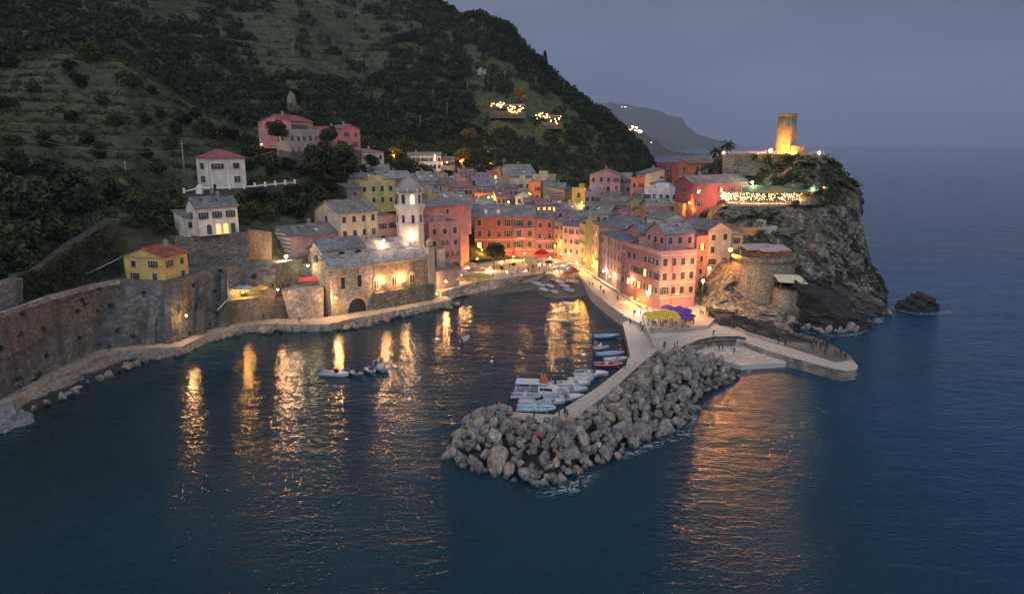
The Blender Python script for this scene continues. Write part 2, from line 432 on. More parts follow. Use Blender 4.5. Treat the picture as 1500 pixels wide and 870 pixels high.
HEAD=[
(985, [(172,Z(2)),(180,Z(4)),(188,Z(7)),(196,Z(11)),(202,Z(15)),(208,Z(17)),(214,Z(19)),(220,Z(21)),(232,Z(18)),(245,Z(-2))]),
(1020,[(158,Z(2)),(166,Z(6)),(174,Z(9)),(186,Z(14)),(192,Z(20)),(196,Z(22)),(203,Z(26)),(210,Z(31)),(228,Z(30)),(245,Z(-2))]),
(1060,[(147,Z(1.5)),(152,446),(161,405),(176,345),(183,303),(191,Z(24)),(203,Z(25)),(205,230),(224,Z(36)),(244,Z(-2))]),
(1100,[(136,Z(1.2)),(145,462),(156,Z(5)),(172,345),(183,302),(190,Z(24)),(197,272),(203,229),(224,Z(36.3)),(244,Z(-2))]),
(1140,[(127,Z(.8)),(141,Z(3.2)),(155,Z(4.5)),(167,372),(180,303),(188,Z(24)),(193,272),(200,228),(223,Z(36.3)),(244,Z(-2))]),
(1160,[(124,Z(.3)),(140,Z(2.5)),(156,Z(3.5)),(168,370),(180,302),(187,290),(191,264),(199,228),(222,Z(36)),(242,Z(-2))]),
(1178,[(140,Z(-2)),(150,Z(-1)),(161,430),(169,372),(179,302),(186,285),(190,262),(198,228),(221,Z(36)),(240,Z(-2))]),
(1205,[(144,Z(-2)),(157,Z(4)),(165,405),(172,352),(180,302),(186,276),(190,252),(198,230),(219,Z(35)),(238,Z(-2))]),
(1228,[(146,Z(-2)),(159,Z(3)),(168,405),(175,352),(182,302),(188,272),(193,254),(198,243),(216,Z(33)),(236,Z(-2))]),
(1246,[(150,Z(-2)),(162,Z(2)),(172,405),(178,352),(185,305),(190,280),(194,268),(198,262),(212,Z(27)),(232,Z(-2))]),
(1258, [(154,Z(-2)),(164,453),(171,405),(176,352),(182,312),(187,290),(191,276),(196,272),(210,Z(25)),(228,Z(-2))]),
(1268, [(156,Z(-2)),(163,Z(1)),(172,Z(4)),(178,Z(6)),(184,Z(8)),(188,Z(8)),(193,Z(8)),(197,Z(6)),(206,Z(2)),(218,Z(-2))]),
(1292, [(159,Z(-2.5)),(166,Z(-.3)),(174,Z(.8)),(181,Z(.6)),(187,Z(.3)),(191,Z(0)),(195,Z(-1)),(199,Z(-2)),(206,Z(-3)),(215,Z(-3))]),
(1310,[(160,Z(-4)),(167,Z(-4)),(175,Z(-4)),(182,Z(-4)),(188,Z(-4)),(192,Z(-4)),(196,Z(-4)),(200,Z(-4)),(206,Z(-4)),(215,Z(-4))]),
]
P=loft(HEAD,420,330,(5,3))
nu2,nv2=P.shape[:2]
for i in range(nu2):
    for j in range(nv2):
        x,y,z=P[i,j]; v=j/(nv2-1)*9
        a=1.0 if not (4.05<v<5.2 or 7<v<8.1) else .1
        px=750+1000*x/y*.98
        if px<1050 or v<.3: a*=.3
        # strata: dipping layered ribs plus gullies
        q=(x*.25+z*.9+y*.15)
        n=fbm((x,y,z),.09,6)*2.0
        ridg=1-abs(noise.noise(Vector((x*.12,y*.12,z*.02+q*.1))))*2
        s=abs(noise.noise(Vector((q*.5,x*.03,y*.03))))*.8
        rm=noise.ridged_multi_fractal(Vector((x*.13+z*.05,y*.13,z*.09)),.9,2.1,5,1.0,2.0)
        d=a*(n*1.1+ridg*1.2-s*1.4+(rm-1.2)*1.3)
        vp=noise.voronoi(Vector((x*.22+z*.06,y*.22,z*.11)))[1][0]; d+=a*(noise.cell(vp*7.3)*2.4-1.2)*1.1
        vp=noise.voronoi(Vector((x*.6+z*.12,y*.6,z*.38)))[1][0]; d+=a*(noise.cell(vp*5.1)-.5)*.9
        P[i,j]=(x+d*.25,y-d*.95,z+a*.5*fbm((y,z,x),.15,4))
HD=P
tag(link('headland',grid_mesh('headland',P,CLIFF,False)),'steep layered rock headland carrying the round castle tower',None,None,'structure')
def rockblob(name, pts, mat, label, rough=.9, sub=6, kind='structure', seed=0):
    """rocky outcrop grown from a convex hull of points"""
    bm=bmesh.new()
    for p in pts: bm.verts.new(p)
    r=bmesh.ops.convex_hull(bm,input=bm.verts)
    bmesh.ops.delete(bm,geom=[g for g in r['geom_interior'] if isinstance(g,bmesh.types.BMVert)],context='VERTS')
    bmesh.ops.triangulate(bm,faces=bm.faces)
    for _ in range(sub):
        L=sum(e.calc_length() for e in bm.edges)/max(1,len(bm.edges))
        if L<.45: break
        bmesh.ops.subdivide_edges(bm,edges=[e for e in bm.edges if e.calc_length()>.5],cuts=1)
        bmesh.ops.triangulate(bm,faces=[f for f in bm.faces if len(f.verts)>4])
    bm.normal_update()
    for v in bm.verts:
        q=v.co.z*.9+v.co.x*.3
        vp=noise.voronoi(Vector((v.co.x*.28,v.co.y*.28,q*.8)))[1][0]
        v.co+=v.normal*(fbm(v.co,.18,6)*rough*1.4-abs(noise.noise(Vector((q*.6,v.co.x*.05,seed))))*rough+(noise.cell(vp*6.1)-.5)*rough*.8)
    me=bpy.data.meshes.new(name); bm.to_mesh(me); bm.free(); me.materials.append(mat)
    for p in me.polygons: p.use_smooth=False
    o=link(name,me)
    if kind=='structure': tag(o,label,None,None,'structure')
    else: tag(o,label,kind)
    return o
DR=rock((.040,.038,.038),1)
# two dark dipping slabs at the cliff foot
a=pYz(1163,149,10.5); b=pYz(1288,145,.3)
rockblob('sea_cliff',[a,b,pYz(1168,150,-2),pYz(1175,162,9),pYz(1170,162,-2),b+Vector((1,4,-2)),b+Vector((-3,-1,-2)),pYz(1215,149,5.6),pYz(1225,158,7)],DR,'near-black rock slab sloping down into the sea below the cliff',.8)
a=pYz(1204,158,9.5)
rockblob('sea_cliff',[a,pYz(1304,161,.6),pYz(1196,158,-2),pYz(1212,163,10),pYz(1204,163,-2),pYz(1308,164,-2),pYz(1296,157,-2),pYz(1240,158,6.6),pYz(1255,163,6.2)],rock((.085,.078,.072),1),'upper brown rock slab leaning against the foot of the headland',1.1)
c=pz(1343,452,0)
rockblob('sea_rock',[c+Vector(v) for v in ((-6.5,0,-1.5),(-5,-1.5,1.5),(-2,-2,3.6),(1,-1,4.2),(3.5,-1,2.6),(6,0,.3),(6,3,-1.5),(-5,4,-1.5),(0,4,3),(-1,-3,-1.5),(4,-2,-1.5))],DR,'dark sea rock standing alone in the surf off the headland',.8,5,'sea rock')
c=pz(1290,432,0)
rockblob('sea_rock',[c+Vector(v) for v in ((-2,0,-1),(2,0,-1),(0,2,-1),(0,0,1.0),(1,1,.7),(-1,-1,.3))],DR,'small low sea rock close to the headland foot',.4,4,'sea rock')

# far headlands fading in the haze
def ridge(name,pts,Y,depth,label,mat,seed):
    n=160; pxs=np.linspace(pts[0][0],pts[-1][0],n); ys=np.interp(pxs,[p[0] for p in pts],[p[1] for p in pts])
    rows=12; G=np.zeros((n,rows,3))
    for i in range(n):
        top=pY(pxs[i],ys[i],Y)
        top.z=max(top.z,-20)
        for j in range(rows):
            f=j/(rows-2) if j<rows-1 else 1.6
            y=Y-depth*(1-min(f,1.0))+(depth*.6 if j==rows-1 else 0)
            z=top.z*math.sin(min(f,1)*math.pi/2)**.8 if j<rows-1 else -20
            k=fbm((top.x/Y*9+seed,f*2,0),1.6,5)
            G[i,j]=(top.x*(1 if j<rows-1 else .95)+k*depth*.1,y+k*depth*.3*(1-f),z+(-20 if j==0 else 0)+k*top.z*.10*(1 if 0<j<rows-1 else 0))
    tag(link(name,grid_mesh(name,G,mat)),label,None,None,'structure')
FARM=plain((.06,.075,.05),.95)
ridge('far_hills',[(700,150),(800,150),(860,154),(915,154),(940,160),(960,170),(985,182),(1002,193),(1014,198),(1022,209),(1027,216)],8200,1500,'farthest headland silhouette fading into the dusk haze',FARM,1)
ridge('hills',[(820,120),(880,168),(905,182),(925,193),(940,206),(950,215),(960,221),(990,224),(1000,226)],2900,500,'nearer coastal headland with a lit hill village',FARM,5)
# ---------------------------------------------------------------- walls, quays, paths
def pts(l, z): return [pz(x,y,z) for x,y in l]
def ccw(p):
    a=sum(p[i][0]*p[(i+1)%len(p)][1]-p[(i+1)%len(p)][0]*p[i][1] for i in range(len(p)))
    return p if a>0 else p[::-1]
def slabpoly(name, poly, z1, z0, mt, ms, label, kind='structure', cat=None):
    p=ccw(poly); n=len(p); m=MB()
    m.add([(q[0],q[1],z1) for q in p],[tuple(range(n))],0)
    vs=[]; fs=[]
    for q in p: vs += [(q[0],q[1],z0),(q[0],q[1],z1)]
    for i in range(n): j=(i+1)%n; fs.append((2*i,2*j,2*j+1,2*i+1))
    m.add(vs,fs,1)
    o=m.build(name,[mt,ms]); 
    return tag(o,label,cat,None,kind if kind=='structure' else None)
def wall(name, bot, top, back, mat, label, cat='wall', nz=14, amp=.18, seg=1.2, cap=None):
    """solid wall: front face from the bottom polyline to the top one, flat cap of depth `back`"""
    bot=[Vector(b) for b in bot]; top=[Vector(t) for t in top]
    B=[];T=[]
    for i in range(len(bot)-1):
        k=max(1,int((top[i+1]-top[i]).length/seg))
        for q in range(k): B.append(bot[i].lerp(bot[i+1],q/k)); T.append(top[i].lerp(top[i+1],q/k))
    B.append(bot[-1]);T.append(top[-1])
    n=len(B); m=MB(); vs=[]; 
    for i in range(n):
        d=(T[min(i+1,n-1)]-T[max(i-1,0)]); d.z=0; d.normalize(); nb=Vector((-d.y,d.x,0))
        for j in range(nz+1):
            p=B[i].lerp(T[i],j/nz); a=amp if 0<j<nz else amp*.3
            k=fbm(p,.5,4)*a+fbm(p,.12,3)*a*1.5
            vs.append(p-nb*k)
        vs.append(T[i]+nb*back); q=Vector(B[i]+nb*back); vs.append(q)
    r=nz+3
    fs=[(i*r+j,(i+1)*r+j,(i+1)*r+j+1,i*r+j+1) for i in range(n-1) for j in range(nz+2)]
    fs += [tuple(range(r))[::-1], tuple((n-1)*r+j for j in range(r))]
    m.add(vs,fs,0); return tag(m.build(name,mat),label,cat)
# village ground
sq=pts([(646,428),(656,424),(703,412.5),(763,403.5),(798,400.5),(846,398),(852,406),(867.6,428),(891,447),(913,462),(930,470),(952,481),(1037,477),(1046,468)],2.6)
sq+= [Vector((62,160,0)),Vector((70,205,0)),Vector((60,245,0)),Vector((-34,245,0)),Vector((-34,190,0)),Vector((-24,178,0))]
slabpoly('ground',sq,2.6,-3,PAVE,CONC,'pale paved waterfront square and promenade of the village')
# sloping quay front with light stone face
b=pts([(654,439),(703,428),(741,419.5),(785,410),(799,404)],0.25); t=pts([(653,425),(703,412.6),(741,406.6),(785,401.8),(799,400.6)],3.0)
wall('quay_wall',b,t,.7,masonry((.58,.54,.48),.9,.8),'long pale stone quay wall below the café square','wall',6,.05)
# slipway beach
bm_=MB()
up=pts([(690,430.5),(741,420),(785,410.5),(800,402),(825,400),(846,400)],0); zz=[.25,.3,.35,2.3,2.4,2.4]
dn=pts([(672,440),(735,441),(785,441),(812,441),(840,440),(872,436)],0)
NB=10; vs=[]
for i in range(6):
    a=Vector((up[i].x,up[i].y,zz[i]))
    if zz[i]>2: a=pz([800,825,846][i-3],[402,400,400][i-3],zz[i])
    for j in range(NB+1):
        f=j/NB; q=a.lerp(Vector((dn[i].x,dn[i].y,-.35)),f); vs.append(q)
bm_.add(vs,[(i*(NB+1)+j,i*(NB+1)+j+1,(i+1)*(NB+1)+j+1,(i+1)*(NB+1)+j) for i in range(5) for j in range(NB)],0,True)
tag(bm_.build('beach',rock((.17,.15,.13))),'small dark sand slipway beach where boats are pulled up',None,None,'structure')
# promenade parapet (harbour side) and low kerb (house side)
def strip(name, line, z, wd, ht, mat, label, cat=None, kind=None, mid=None):
    P_=[pz(x,y,z) for x,y in line]; m=MB(); n=len(P_)
    L=[];Rr=[]
    for i in range(n):
        d=(P_[min(i+1,n-1)]-P_[max(i-1,0)]).normalized(); nb=Vector((-d.y,d.x,0))*wd/2
        L.append(P_[i]+nb); Rr.append(P_[i]-nb)
    for i in range(n-1):
        m.prism([Rr[i],Rr[i+1],L[i+1],L[i]],z-.02,z+ht)
    o=m.build(name,mat); return tag(o,label,cat,None,kind)
strip('parapet',[(846,401),(855,412),(868,429),(891,448),(912,463)],2.6,.45,.55,CONC,'pale parapet along the harbour side of the promenade','wall')
strip('parapet',[(853,394),(868,404),(886,417),(905,429),(921,439),(938,450)],2.6,.5,.45,CONC,'low light kerb wall along the foot of the lilac houses','wall')
# coast wall, ledge and the walls above
wl_b=[Vector((-92,70,1.6))]+pts([(0,586),(72,546),(143,513),(209,505),(262,501),(299,484),(353,470),(404,466)],1.6)
wl_t=[Vector((-97,72,14))]+[pYz(px,Y,14) for px,Y in ((0,100),(72,115),(143,126),(209,130),(262,131.5),(299,141),(353,149),(404,150.5))]
wall('retaining_wall',wl_b,wl_t,3,BIGSTONE,'huge grey stone retaining wall under the railway ledge','wall',18,.28,2.0)
# ledge top sheet
lt=[(p.x,p.y) for p in wl_t]+[(q.x,q.y) for q in (pYz(404,150,14),pYz(480,166,14),pYz(480,182,14),pYz(400,160,14),pYz(300,158,14),pYz(180,146,14),pYz(0,122,14))]+[(-112,100),(-118,72)]
slabpoly('ledge',[Vector((x,y,0)) for x,y in lt],13.94,8,rock((.17,.16,.15)),STONE,'narrow stony ledge carrying the railway line')
def rail(off,label):
    m=MB(); P_=[pYz(px,Y+off,14) for px,Y in ((-60,92),(0,103),(72,118),(143,129.2),(178,133))]
    for i in range(len(P_)-1): m.tube(P_[i]+Vector((0,0,.1)),P_[i+1]+Vector((0,0,.1)),.07,n=6)
    tag(m.build('rail',IRON),label,'rail')
rail(1.6,'rail of the railway track nearest the sea on the ledge'); rail(3.1,'rail of the railway track nearest the hill on the ledge')
strip('parapet',[(x,y) for x,y in ((-40,484),(0,466),(72,440),(143,421),(175,416))],14,.6,.8,masonry((.33,.32,.30),.8,.7),'light coping wall edging the railway ledge','wall')
# upper scarp walls
wall('retaining_wall',[pYz(258,146,13.8),pYz(310,148,13.8),pYz(366,150.5,13.8)],[pYz(256,147,20.4),pYz(310,149.5,20.6),pYz(364,152,20.8)],1.5,STONE,'dark stone wall carrying the white house with arched doors','wall',10,.25)
slabpoly('terrace',[pYz(256,147,0),pYz(310,149.5,0),pYz(364,152,0),pYz(368,166,0),pYz(262,160,0)],20.5,18,rock((.17,.16,.15)),STONE,'small flat terrace in front of the white house with arches')
wall('garden_wall',[pYz(364,152.5,13.8),pYz(398,156,13.8)],[pYz(364,152.8,21.3),pYz(398,156.3,20.2)],1,masonry((.30,.22,.16),.35),'brownish brick wall between the white house and the striped house','wall',8,.12)
wall('garden_wall',[pYz(270,172,26.2),pYz(290,171,27),pYz(360,175,27.2),pYz(432,187,27.6)],[pYz(270,172.3,28),pYz(290,171.3,28.9),pYz(360,175.3,29),pYz(432,187.3,29.4)],.8,STONED,'rough dark terrace wall under the white balustrade','wall',5,.2)
wall('retaining_wall',[pYz(408,205,33),pYz(425,203,33),pYz(480,213,33),pYz(530,226,33)],[pYz(408,205.5,38.2),pYz(425,203.5,37.6),pYz(480,213.5,37.8),pYz(530,226.5,38)],1,STONED,'dark retaining wall under the pink villas on the hill','wall',6,.3)
wall('retaining_wall',[pYz(30,112,14),pYz(60,117,14),pYz(110,124.5,14),pYz(176,134.2,14)],[pY(33,402,114.5),pY(60,396,118.8),pY(110,358,127),pY(172,320,138.5)],2.5,masonry((.060,.056,.052),.8,.5),'steep dark masonry slope behind the railway track','wall',14,.5,1.2)
for k_,(px_,Y_) in enumerate(((214,129.4),(240,130),(287,137),(322,142.5))):
    wall('buttress',[pYz(px_,Y_-1.4,1.6),pYz(px_+13,Y_-1.2,1.6)],[pYz(px_+2,Y_+1.0,12.8),pYz(px_+10,Y_+1.2,12.8)],1.5,BIGSTONE,['tapering stone buttress below the left side of the yellow house','tapering stone buttress below the right side of the yellow house','tapering stone buttress above the red parasol on the footpath','tapering stone buttress left of the parasol terrace'][k_],'buttress',8,.15)
wall('railway_building',[pYz(-30,105,13.9),pYz(12,109,13.9),pYz(34,111.5,13.9)],[pYz(-30,106,17.4),pYz(12,110,17.8),pYz(34,112.5,18.0)],3,STONE,'rough stone tunnel house beside the railway at the left edge','tunnel house',6,.15)
# terraces by the sea below
wall('terrace_wall',pts([(318,481),(353,474),(401,468)],1.5),[pYz(322,142,7),pYz(353,145,7),pYz(402,148.2,7)],5,STONE2,'stone wall of the parasol terrace with a cave mouth below','wall',8,.25)
wall('terrace_wall',[pYz(396,148.2,1.5),pYz(428,150.5,1.5)],[pYz(396,148.6,6.5),pYz(428,150.9,6.5)],4,STONED,'dark recessed wall between parasol terrace and pale bastion','wall',6,.15)
wall('terrace_wall',pts([(424,469),(474,465.5)],1.6),[pYz(413,148.5,8.0),pYz(474,152,8.2)],8,masonry((.36,.33,.29),.7,.6),'pale square stone bastion with terrace left of the church','wall',8,.1)
wall('terrace_wall',[pYz(404,151,6),pYz(440,156.5,7),pYz(478,160,7)],[pYz(404,151.2,14),pYz(440,156.8,12.9),pYz(478,160.3,12.9)],4,STONE,'tall stone wall below the pink striped house','wall',8,.15)
tag((lambda m:(m.lathe([(2.6,0),(2.6,.1)],10,(0,0,0)),m)[1])(MB()).build('x',DARK),None) if False else None
# coastal footpath
inn=[(-160,682),(0,587),(72,547),(143,514),(209,506),(262,502),(299,485),(353,471),(398,467),(440,469),(474,466),(509,460.5),(552,454),(610,444),(655,435)]
outr=[(-160,700),(0,598),(72,554),(143,519),(209,511),(265,508),(304,490),(356,477),(400,474),(440,475),(481,475),(513,467),(553,460),(612,449),(662,438.5)]
m=MB(); n=len(inn)
Pi=[pz(x,y,1.7) for x,y in inn]; Po=[pz(x,y,1.7) for x,y in outr]
for i in range(n-1): m.prism([Po[i],Po[i+1],Pi[i+1]+Vector((-.3,.8,0)),Pi[i]+Vector((-.3,.8,0))],-2.5,1.7)
tag(m.build('path',rock((.36,.33,.29))),'pale rough footpath running along the foot of the walls',None,None,'structure')
# pier, platform, low slab
PIERM=plain((.33,.32,.31),.85)
def mat_pier():
    t=NT('pier_concrete'); n=t.noise(t.wpos(),.3,5,.6); n2=t.noise(t.wpos(),3,4); 
    c=t.mix(n,(.36,.345,.32),(.52,.49,.45)); c=t.mix(t.ramp(n2,[(.5,0),(.75,.5)]),c,(.2,.195,.18))
    return t.out(c,.75,t.bump(n2,.3,.04),.4)
PIERM=mat_pier()
slabpoly('pier',pts([(912,473),(923,520),(916,535),(874,568),(811,607),(752,603),(748,611),(814,623),(838,617),(888,579),(923,548),(962,514),(946,467),(928,465)],2.0),2.0,-3,PIERM,STONE,'long concrete pier road reaching out behind the breakwater')
strip('parapet',[(960,517),(940,534),(921,550),(889,580),(845,612),(838,619)],2.0,1.0,.75,CONC,'raised concrete parapet between pier road and breakwater boulders','wall')
strip('parapet',[(942,470),(948,488),(960,512)],2.0,.5,1.1,CONC,'tilted grey wall between the pier road and the open platform','wall')
plat=[(950,470),(1040,467),(1060,471),(1093,490),(1147,506),(1187,519),(1224,531),(1249,527),(1257,536),(1254,541),(1240,543),(1221,540),(1152,521.5),(1112,509),(1088,500),(1045,499),(1013,509),(1000,515),(962,514)]
slabpoly('platform',pts(plat,1.9),1.9,-3,PIERM,masonry((.30,.28,.25),1.2,.7),'broad pale concrete platform at the harbour mouth')
slabpoly('slab',pts([(1012,513),(1045,503),(1090,503),(1151,522),(1152,531),(1086,535),(1040,524)],.9),.9,-3,rock((.62,.54,.49)),CONC,'low pinkish concrete bathing slab below the platform')
slabpoly('rock_shelf',pts([(1120,493),(1150,486),(1180,490),(1200,495),(1222,507),(1246,521),(1249,528),(1224,531),(1187,519),(1147,506)],1.9),1.86,-3,rock((.15,.145,.14),1),rock((.10,.095,.09),1),'grey rock shelf on the sea side of the platform tip')
for ln,lb in (([(960,497),(985,490),(1020,486),(1063,484)],'upper pale curved step line on the platform'),([(973,508),(985,501),(1005,494),(1035,490),(1068,489)],'middle pale curved step line on the platform')):
    strip('kerb',ln,1.9,.5,.14,plain((.5,.48,.45),.8),lb,'kerb')
for ln,lb in (([(1008,508),(1024,501),(1046,496.5),(1080,496),(1092,498)],'curved dark bench wall around the bathing slab, upper row'),([(1000,511),(1020,505),(1045,501.5),(1078,500.5)],'curved dark bench wall around the bathing slab, lower row')):
    strip('bench',ln,1.9,.35,.5,STONED,lb,'bench')
strip('parapet',[(1052,468),(1075,479),(1093,489),(1120,497),(1147,505)],1.9,.4,.4,CONC,'low parapet between the platform and the layered rocks','wall')
# stair wall up to the bastion
wall('stair_wall',[pYz(998,158,2.5),pYz(1030,160,2.8),pYz(1062,162,5)],[pYz(1000,158,4.0),pYz(1030,160,6.5),pYz(1062,162,9.4)],1.5,masonry((.30,.27,.23),.5),'rising stone stair wall beside the coral house','wall',6,.1)
# round bastion
def bastion():
    root=empty('bastion',Vector((pYz(1116,162,9).x,162,.6)),0,'round stone bastion tower with a shaded roof terrace on the rocks','tower')
    m=MB(); prof=[(8.4,0),(8.0,3),(7.6,7),(7.2,11),(7.1,12.9)]
    m.lathe(prof,40,m=0); m.lathe([(7.4,12.5),(7.4,12.9),(7.4,13.7),(7.0,13.7),(7.0,12.95)],40,m=1)
    m.build('wall',[STONE2,masonry((.24,.22,.19),.5)],root)
    r=MB(); r.tube((0,0,12.9),(0,0,15.4),.08); r=r.mesh('post',IRON)
    for k in range(7): a=R(35+k*51); link('post',r,root,(5.8*math.cos(a),5.8*math.sin(a),0))
    cn=MB(); 
    for k in range(6):
        a=R(20+k*60); p=Vector((3.6*math.cos(a),3.6*math.sin(a)-.5,15.2))
        cn.slab([p+Vector(v) for v in ((-2,-2,0),(2,-2,.0),(2,2,.35),(-2,2,.35))],.08)
    cn.build('canopy',plain((.30,.29,.33)),root)
    d=MB(); 
    for k in range(5): d.box(-1.5+k*.9,-1.1+k*.9,-8.9,-8.0,1.0,3.0,0)
    return root
bastion()
# small pavilion tower with cream awning on the right of the bastion
root=empty('pavilion',pYz(1151,152.5,1.5),0,'small stone lookout with a cream awning right of the round bastion','pavilion')
m=MB(); m.lathe([(3.6,0),(3.3,3),(3.1,6.3)],20,sx=1.0); m.build('wall',STONE2,root)
m=MB(); m.tube((0,0,6.2),(0,0,8.7),.08); m=m.mesh('post',WOOD)
for x in (-2.6,2.6):
    for y in (-2.2,2.2): link('post',m,root,(x,y,0))
m=MB(); m.slab([(-3.4,-3.0,8.5),(3.0,-3.2,8.1),(3.4,2.6,8.9),(-2.6,3.0,9.3)],.12); m.build('awning',plain((.72,.64,.44)),root)
m=MB(); 
for k in range(14):
    a=math.pi*2*k/14; m.tube((3.0*math.cos(a),3.0*math.sin(a),6.3),(3.0*math.cos(a),3.0*math.sin(a),7.2),.05,n=5)
m.lathe([(3.05,7.15),(3.05,7.25),(2.95,7.25),(2.95,7.15)],20); m.build('railing',IRON,root)
# layered rock between platform and bastion
rk=rock((.075,.068,.060),1)
for k in range(19):
    px=1056+k*6.4; y0=470+k*2.55
    a=pz(px,y0+RN.uniform(-3,1)-5,3.0-k*.10); L=RN.uniform(6,10)
    d=Vector((1,-.36,-.12)).normalized(); nrm=Vector((.36,1,.30)).normalized(); w_=RN.uniform(.8,1.5); h_=RN.uniform(.6,1.2)
    q=[a+nrm*1.6+d*s*L*.5*(1 if t>0 else .75)+nrm*t*w_+Vector((0,0,u*h_)) for s in (-1,1) for t in (-1,1) for u in (-1.3,.5)]
    rockblob('rock_ledge',q,rk,'layered dark rock strip %d'%k,.45,4)
bpy.context.view_layer.update()
for o in [o for o in C.objects if o.name.startswith('rock_ledge')]: o['label']='layered dark rock ledges sloping beside the platform'
# left shore rocks
sm=rock((.25,.225,.20))
for (x,y,sx_,sy_,h,lb) in ((40,580,7,3.2,1.5,'a'),(88,563,9,3.4,1.6,'b'),(130,540,10,3.6,1.5,'c'),(175,525,9,3,1.5,'d'),(222,520,8,2.6,1.3,'e'),(255,517,7,2.2,1.2,'f'),(10,612,5,3,1.6,'g')):
    c=pz(x,y,0); q=[]
    for k in range(14):
        a=k/14*2*math.pi; d=Vector((.45,1,0)).normalized(); e=Vector((1,-.45,0)).normalized()
        q.append(c+d*math.cos(a)*sx_*.55*RN.uniform(.8,1.1)+e*math.sin(a)*sy_*RN.uniform(.8,1.1)+Vector((0,0,-1)))
        q.append(c+d*math.cos(a)*sx_*.4+e*math.sin(a)*sy_*.6+Vector((0,0,h*RN.uniform(.5,1))))
    rockblob('shore_rock',q,sm,'smooth pale rock shelf sloping from the footpath into the sea',.35,4)
c=pz(18,628,0); rockblob('shore_rock',[c+Vector(v) for v in ((-9,-3,-1),(-2,-4,-1),(2,0,-1),(1,5,-1),(-6,6,-1),(-7,-1,2.6),(-1,-2,1.8),(0,3,2),(-5,4,2.8))],rock((.17,.17,.18)),'rounded grey rock mass at the left edge of the shore',.8,5)
# ---------------------------------------------------------------- houses
SHUT={'green':(.022,.055,.045),'brown':(.07,.045,.035),'dark':(.035,.04,.04),'teal':(.03,.09,.08)}
def mat_stripe():
    t=NT('striped_plaster'); g=t.n.new('ShaderNodeNewGeometry'); sp=t.n.new('ShaderNodeSeparateXYZ'); t.l.new(g.outputs['Position'],sp.inputs[0])
    f=t.math('GREATER_THAN',t.math('FRACT',t.math('MULTIPLY',sp.outputs[2],1.05)),.5); n=t.noise(t.wpos(),1.5,4)
    return t.out(t.mix(t.math('MULTIPLY',f,t.ramp(n,[(.2,.7),(.6,1)])),(.50,.47,.45),(.17,.16,.165)),.9)
STRIPE=mat_stripe()
_W={}
def win_mesh(w,h,style,sh):
    """returns list of (part name, mesh); frame mesh first"""
    k=(round(w,2),round(h,2),style,sh)
    if k in _W: return _W[k]
    fr=MB(); t=.09
    fr.box(-w/2-t,w/2+t,-.05,.03,h,h+t); fr.box(-w/2-t-.06,w/2+t+.06,-.13,.03,-t,0)
    fr.box(-w/2-t,-w/2,-.05,.03,0,h); fr.box(w/2,w/2+t,-.05,.03,0,h)
    if style!='closed':
        fr.box(-.03,.03,-.035,.02,0,h); fr.box(-w/2,-.03,-.033,.02,h*.62,h*.62+.05); fr.box(.03,w/2,-.033,.02,h*.62,h*.62+.05)
    gl=MB(); gl.box(-w/2,w/2,-.015,.025,.004,h-.004)
    sm_=[]
    def shutter(x0,x1,y0,y1):
        m=MB(); m.box(x0,x1,y0,y1,.02,h-.02)
        n=7
        for i in range(n): zc=.1+(h-.25)*i/(n-1); m.box(x0+.05,x1-.05,y0-.018,y0-.001,zc,zc+.10)
        return m.mesh('shutter',plain(SHUT[sh],.6))
    if style=='closed': sm_=[shutter(-w/2,-.01,-.045,-.02),shutter(.01,w/2,-.045,-.02)]
    elif style in('open','lit'): sm_=[shutter(-w-.02,-w/2-t-.01,-.07,-.02),shutter(w/2+t+.01,w+.02,-.07,-.02)]
    gm_=(1,.62,.25) if (w*10+h*10)%2<1 else (1,.50,.18)
    gm=emit((1,.52,.18),1.7) if style.startswith('lit') else GLASS
    F=fr.mesh('window',plain((.42,.40,.36),.7)); G=gl.mesh('pane',gm)
    # one-mesh version for far houses
    al=MB(); al.v=list(fr.v); al.f=list(fr.f); al.m=[0]*len(fr.f); al.sm=list(fr.sm)
    al.add(gl.v,gl.f,1)
    if style=='closed': al.box(-w/2,w/2,-.045,-.02,.02,h-.02,2)
    elif style in('open','lit'): al.box(-w-.02,-w/2-t-.01,-.07,-.02,.02,h-.02,2); al.box(w/2+t+.01,w+.02,-.07,-.02,.02,h-.02,2)
    A=al.mesh('window',[plain((.42,.40,.36),.7),gm,plain(SHUT[sh],.6)])
    _W[k]=(F,G,sm_,A); return _W[k]
def add_window(root,x,y,z,rz,w,h,style,sh,near):
    h*=(1,1,.93,1.06)[int(abs(x*7+z*3))%4]; h=round(h,2)
    F,G,S,A=win_mesh(w,h,style,sh)
    if near:
        o=link('window',F,root,(x,y,z),(0,0,rz)); link('pane',G,o)
        for s in S: link('shutter',s,o)
    else: o=link('window',A,root,(x,y,z),(0,0,rz))
    return o
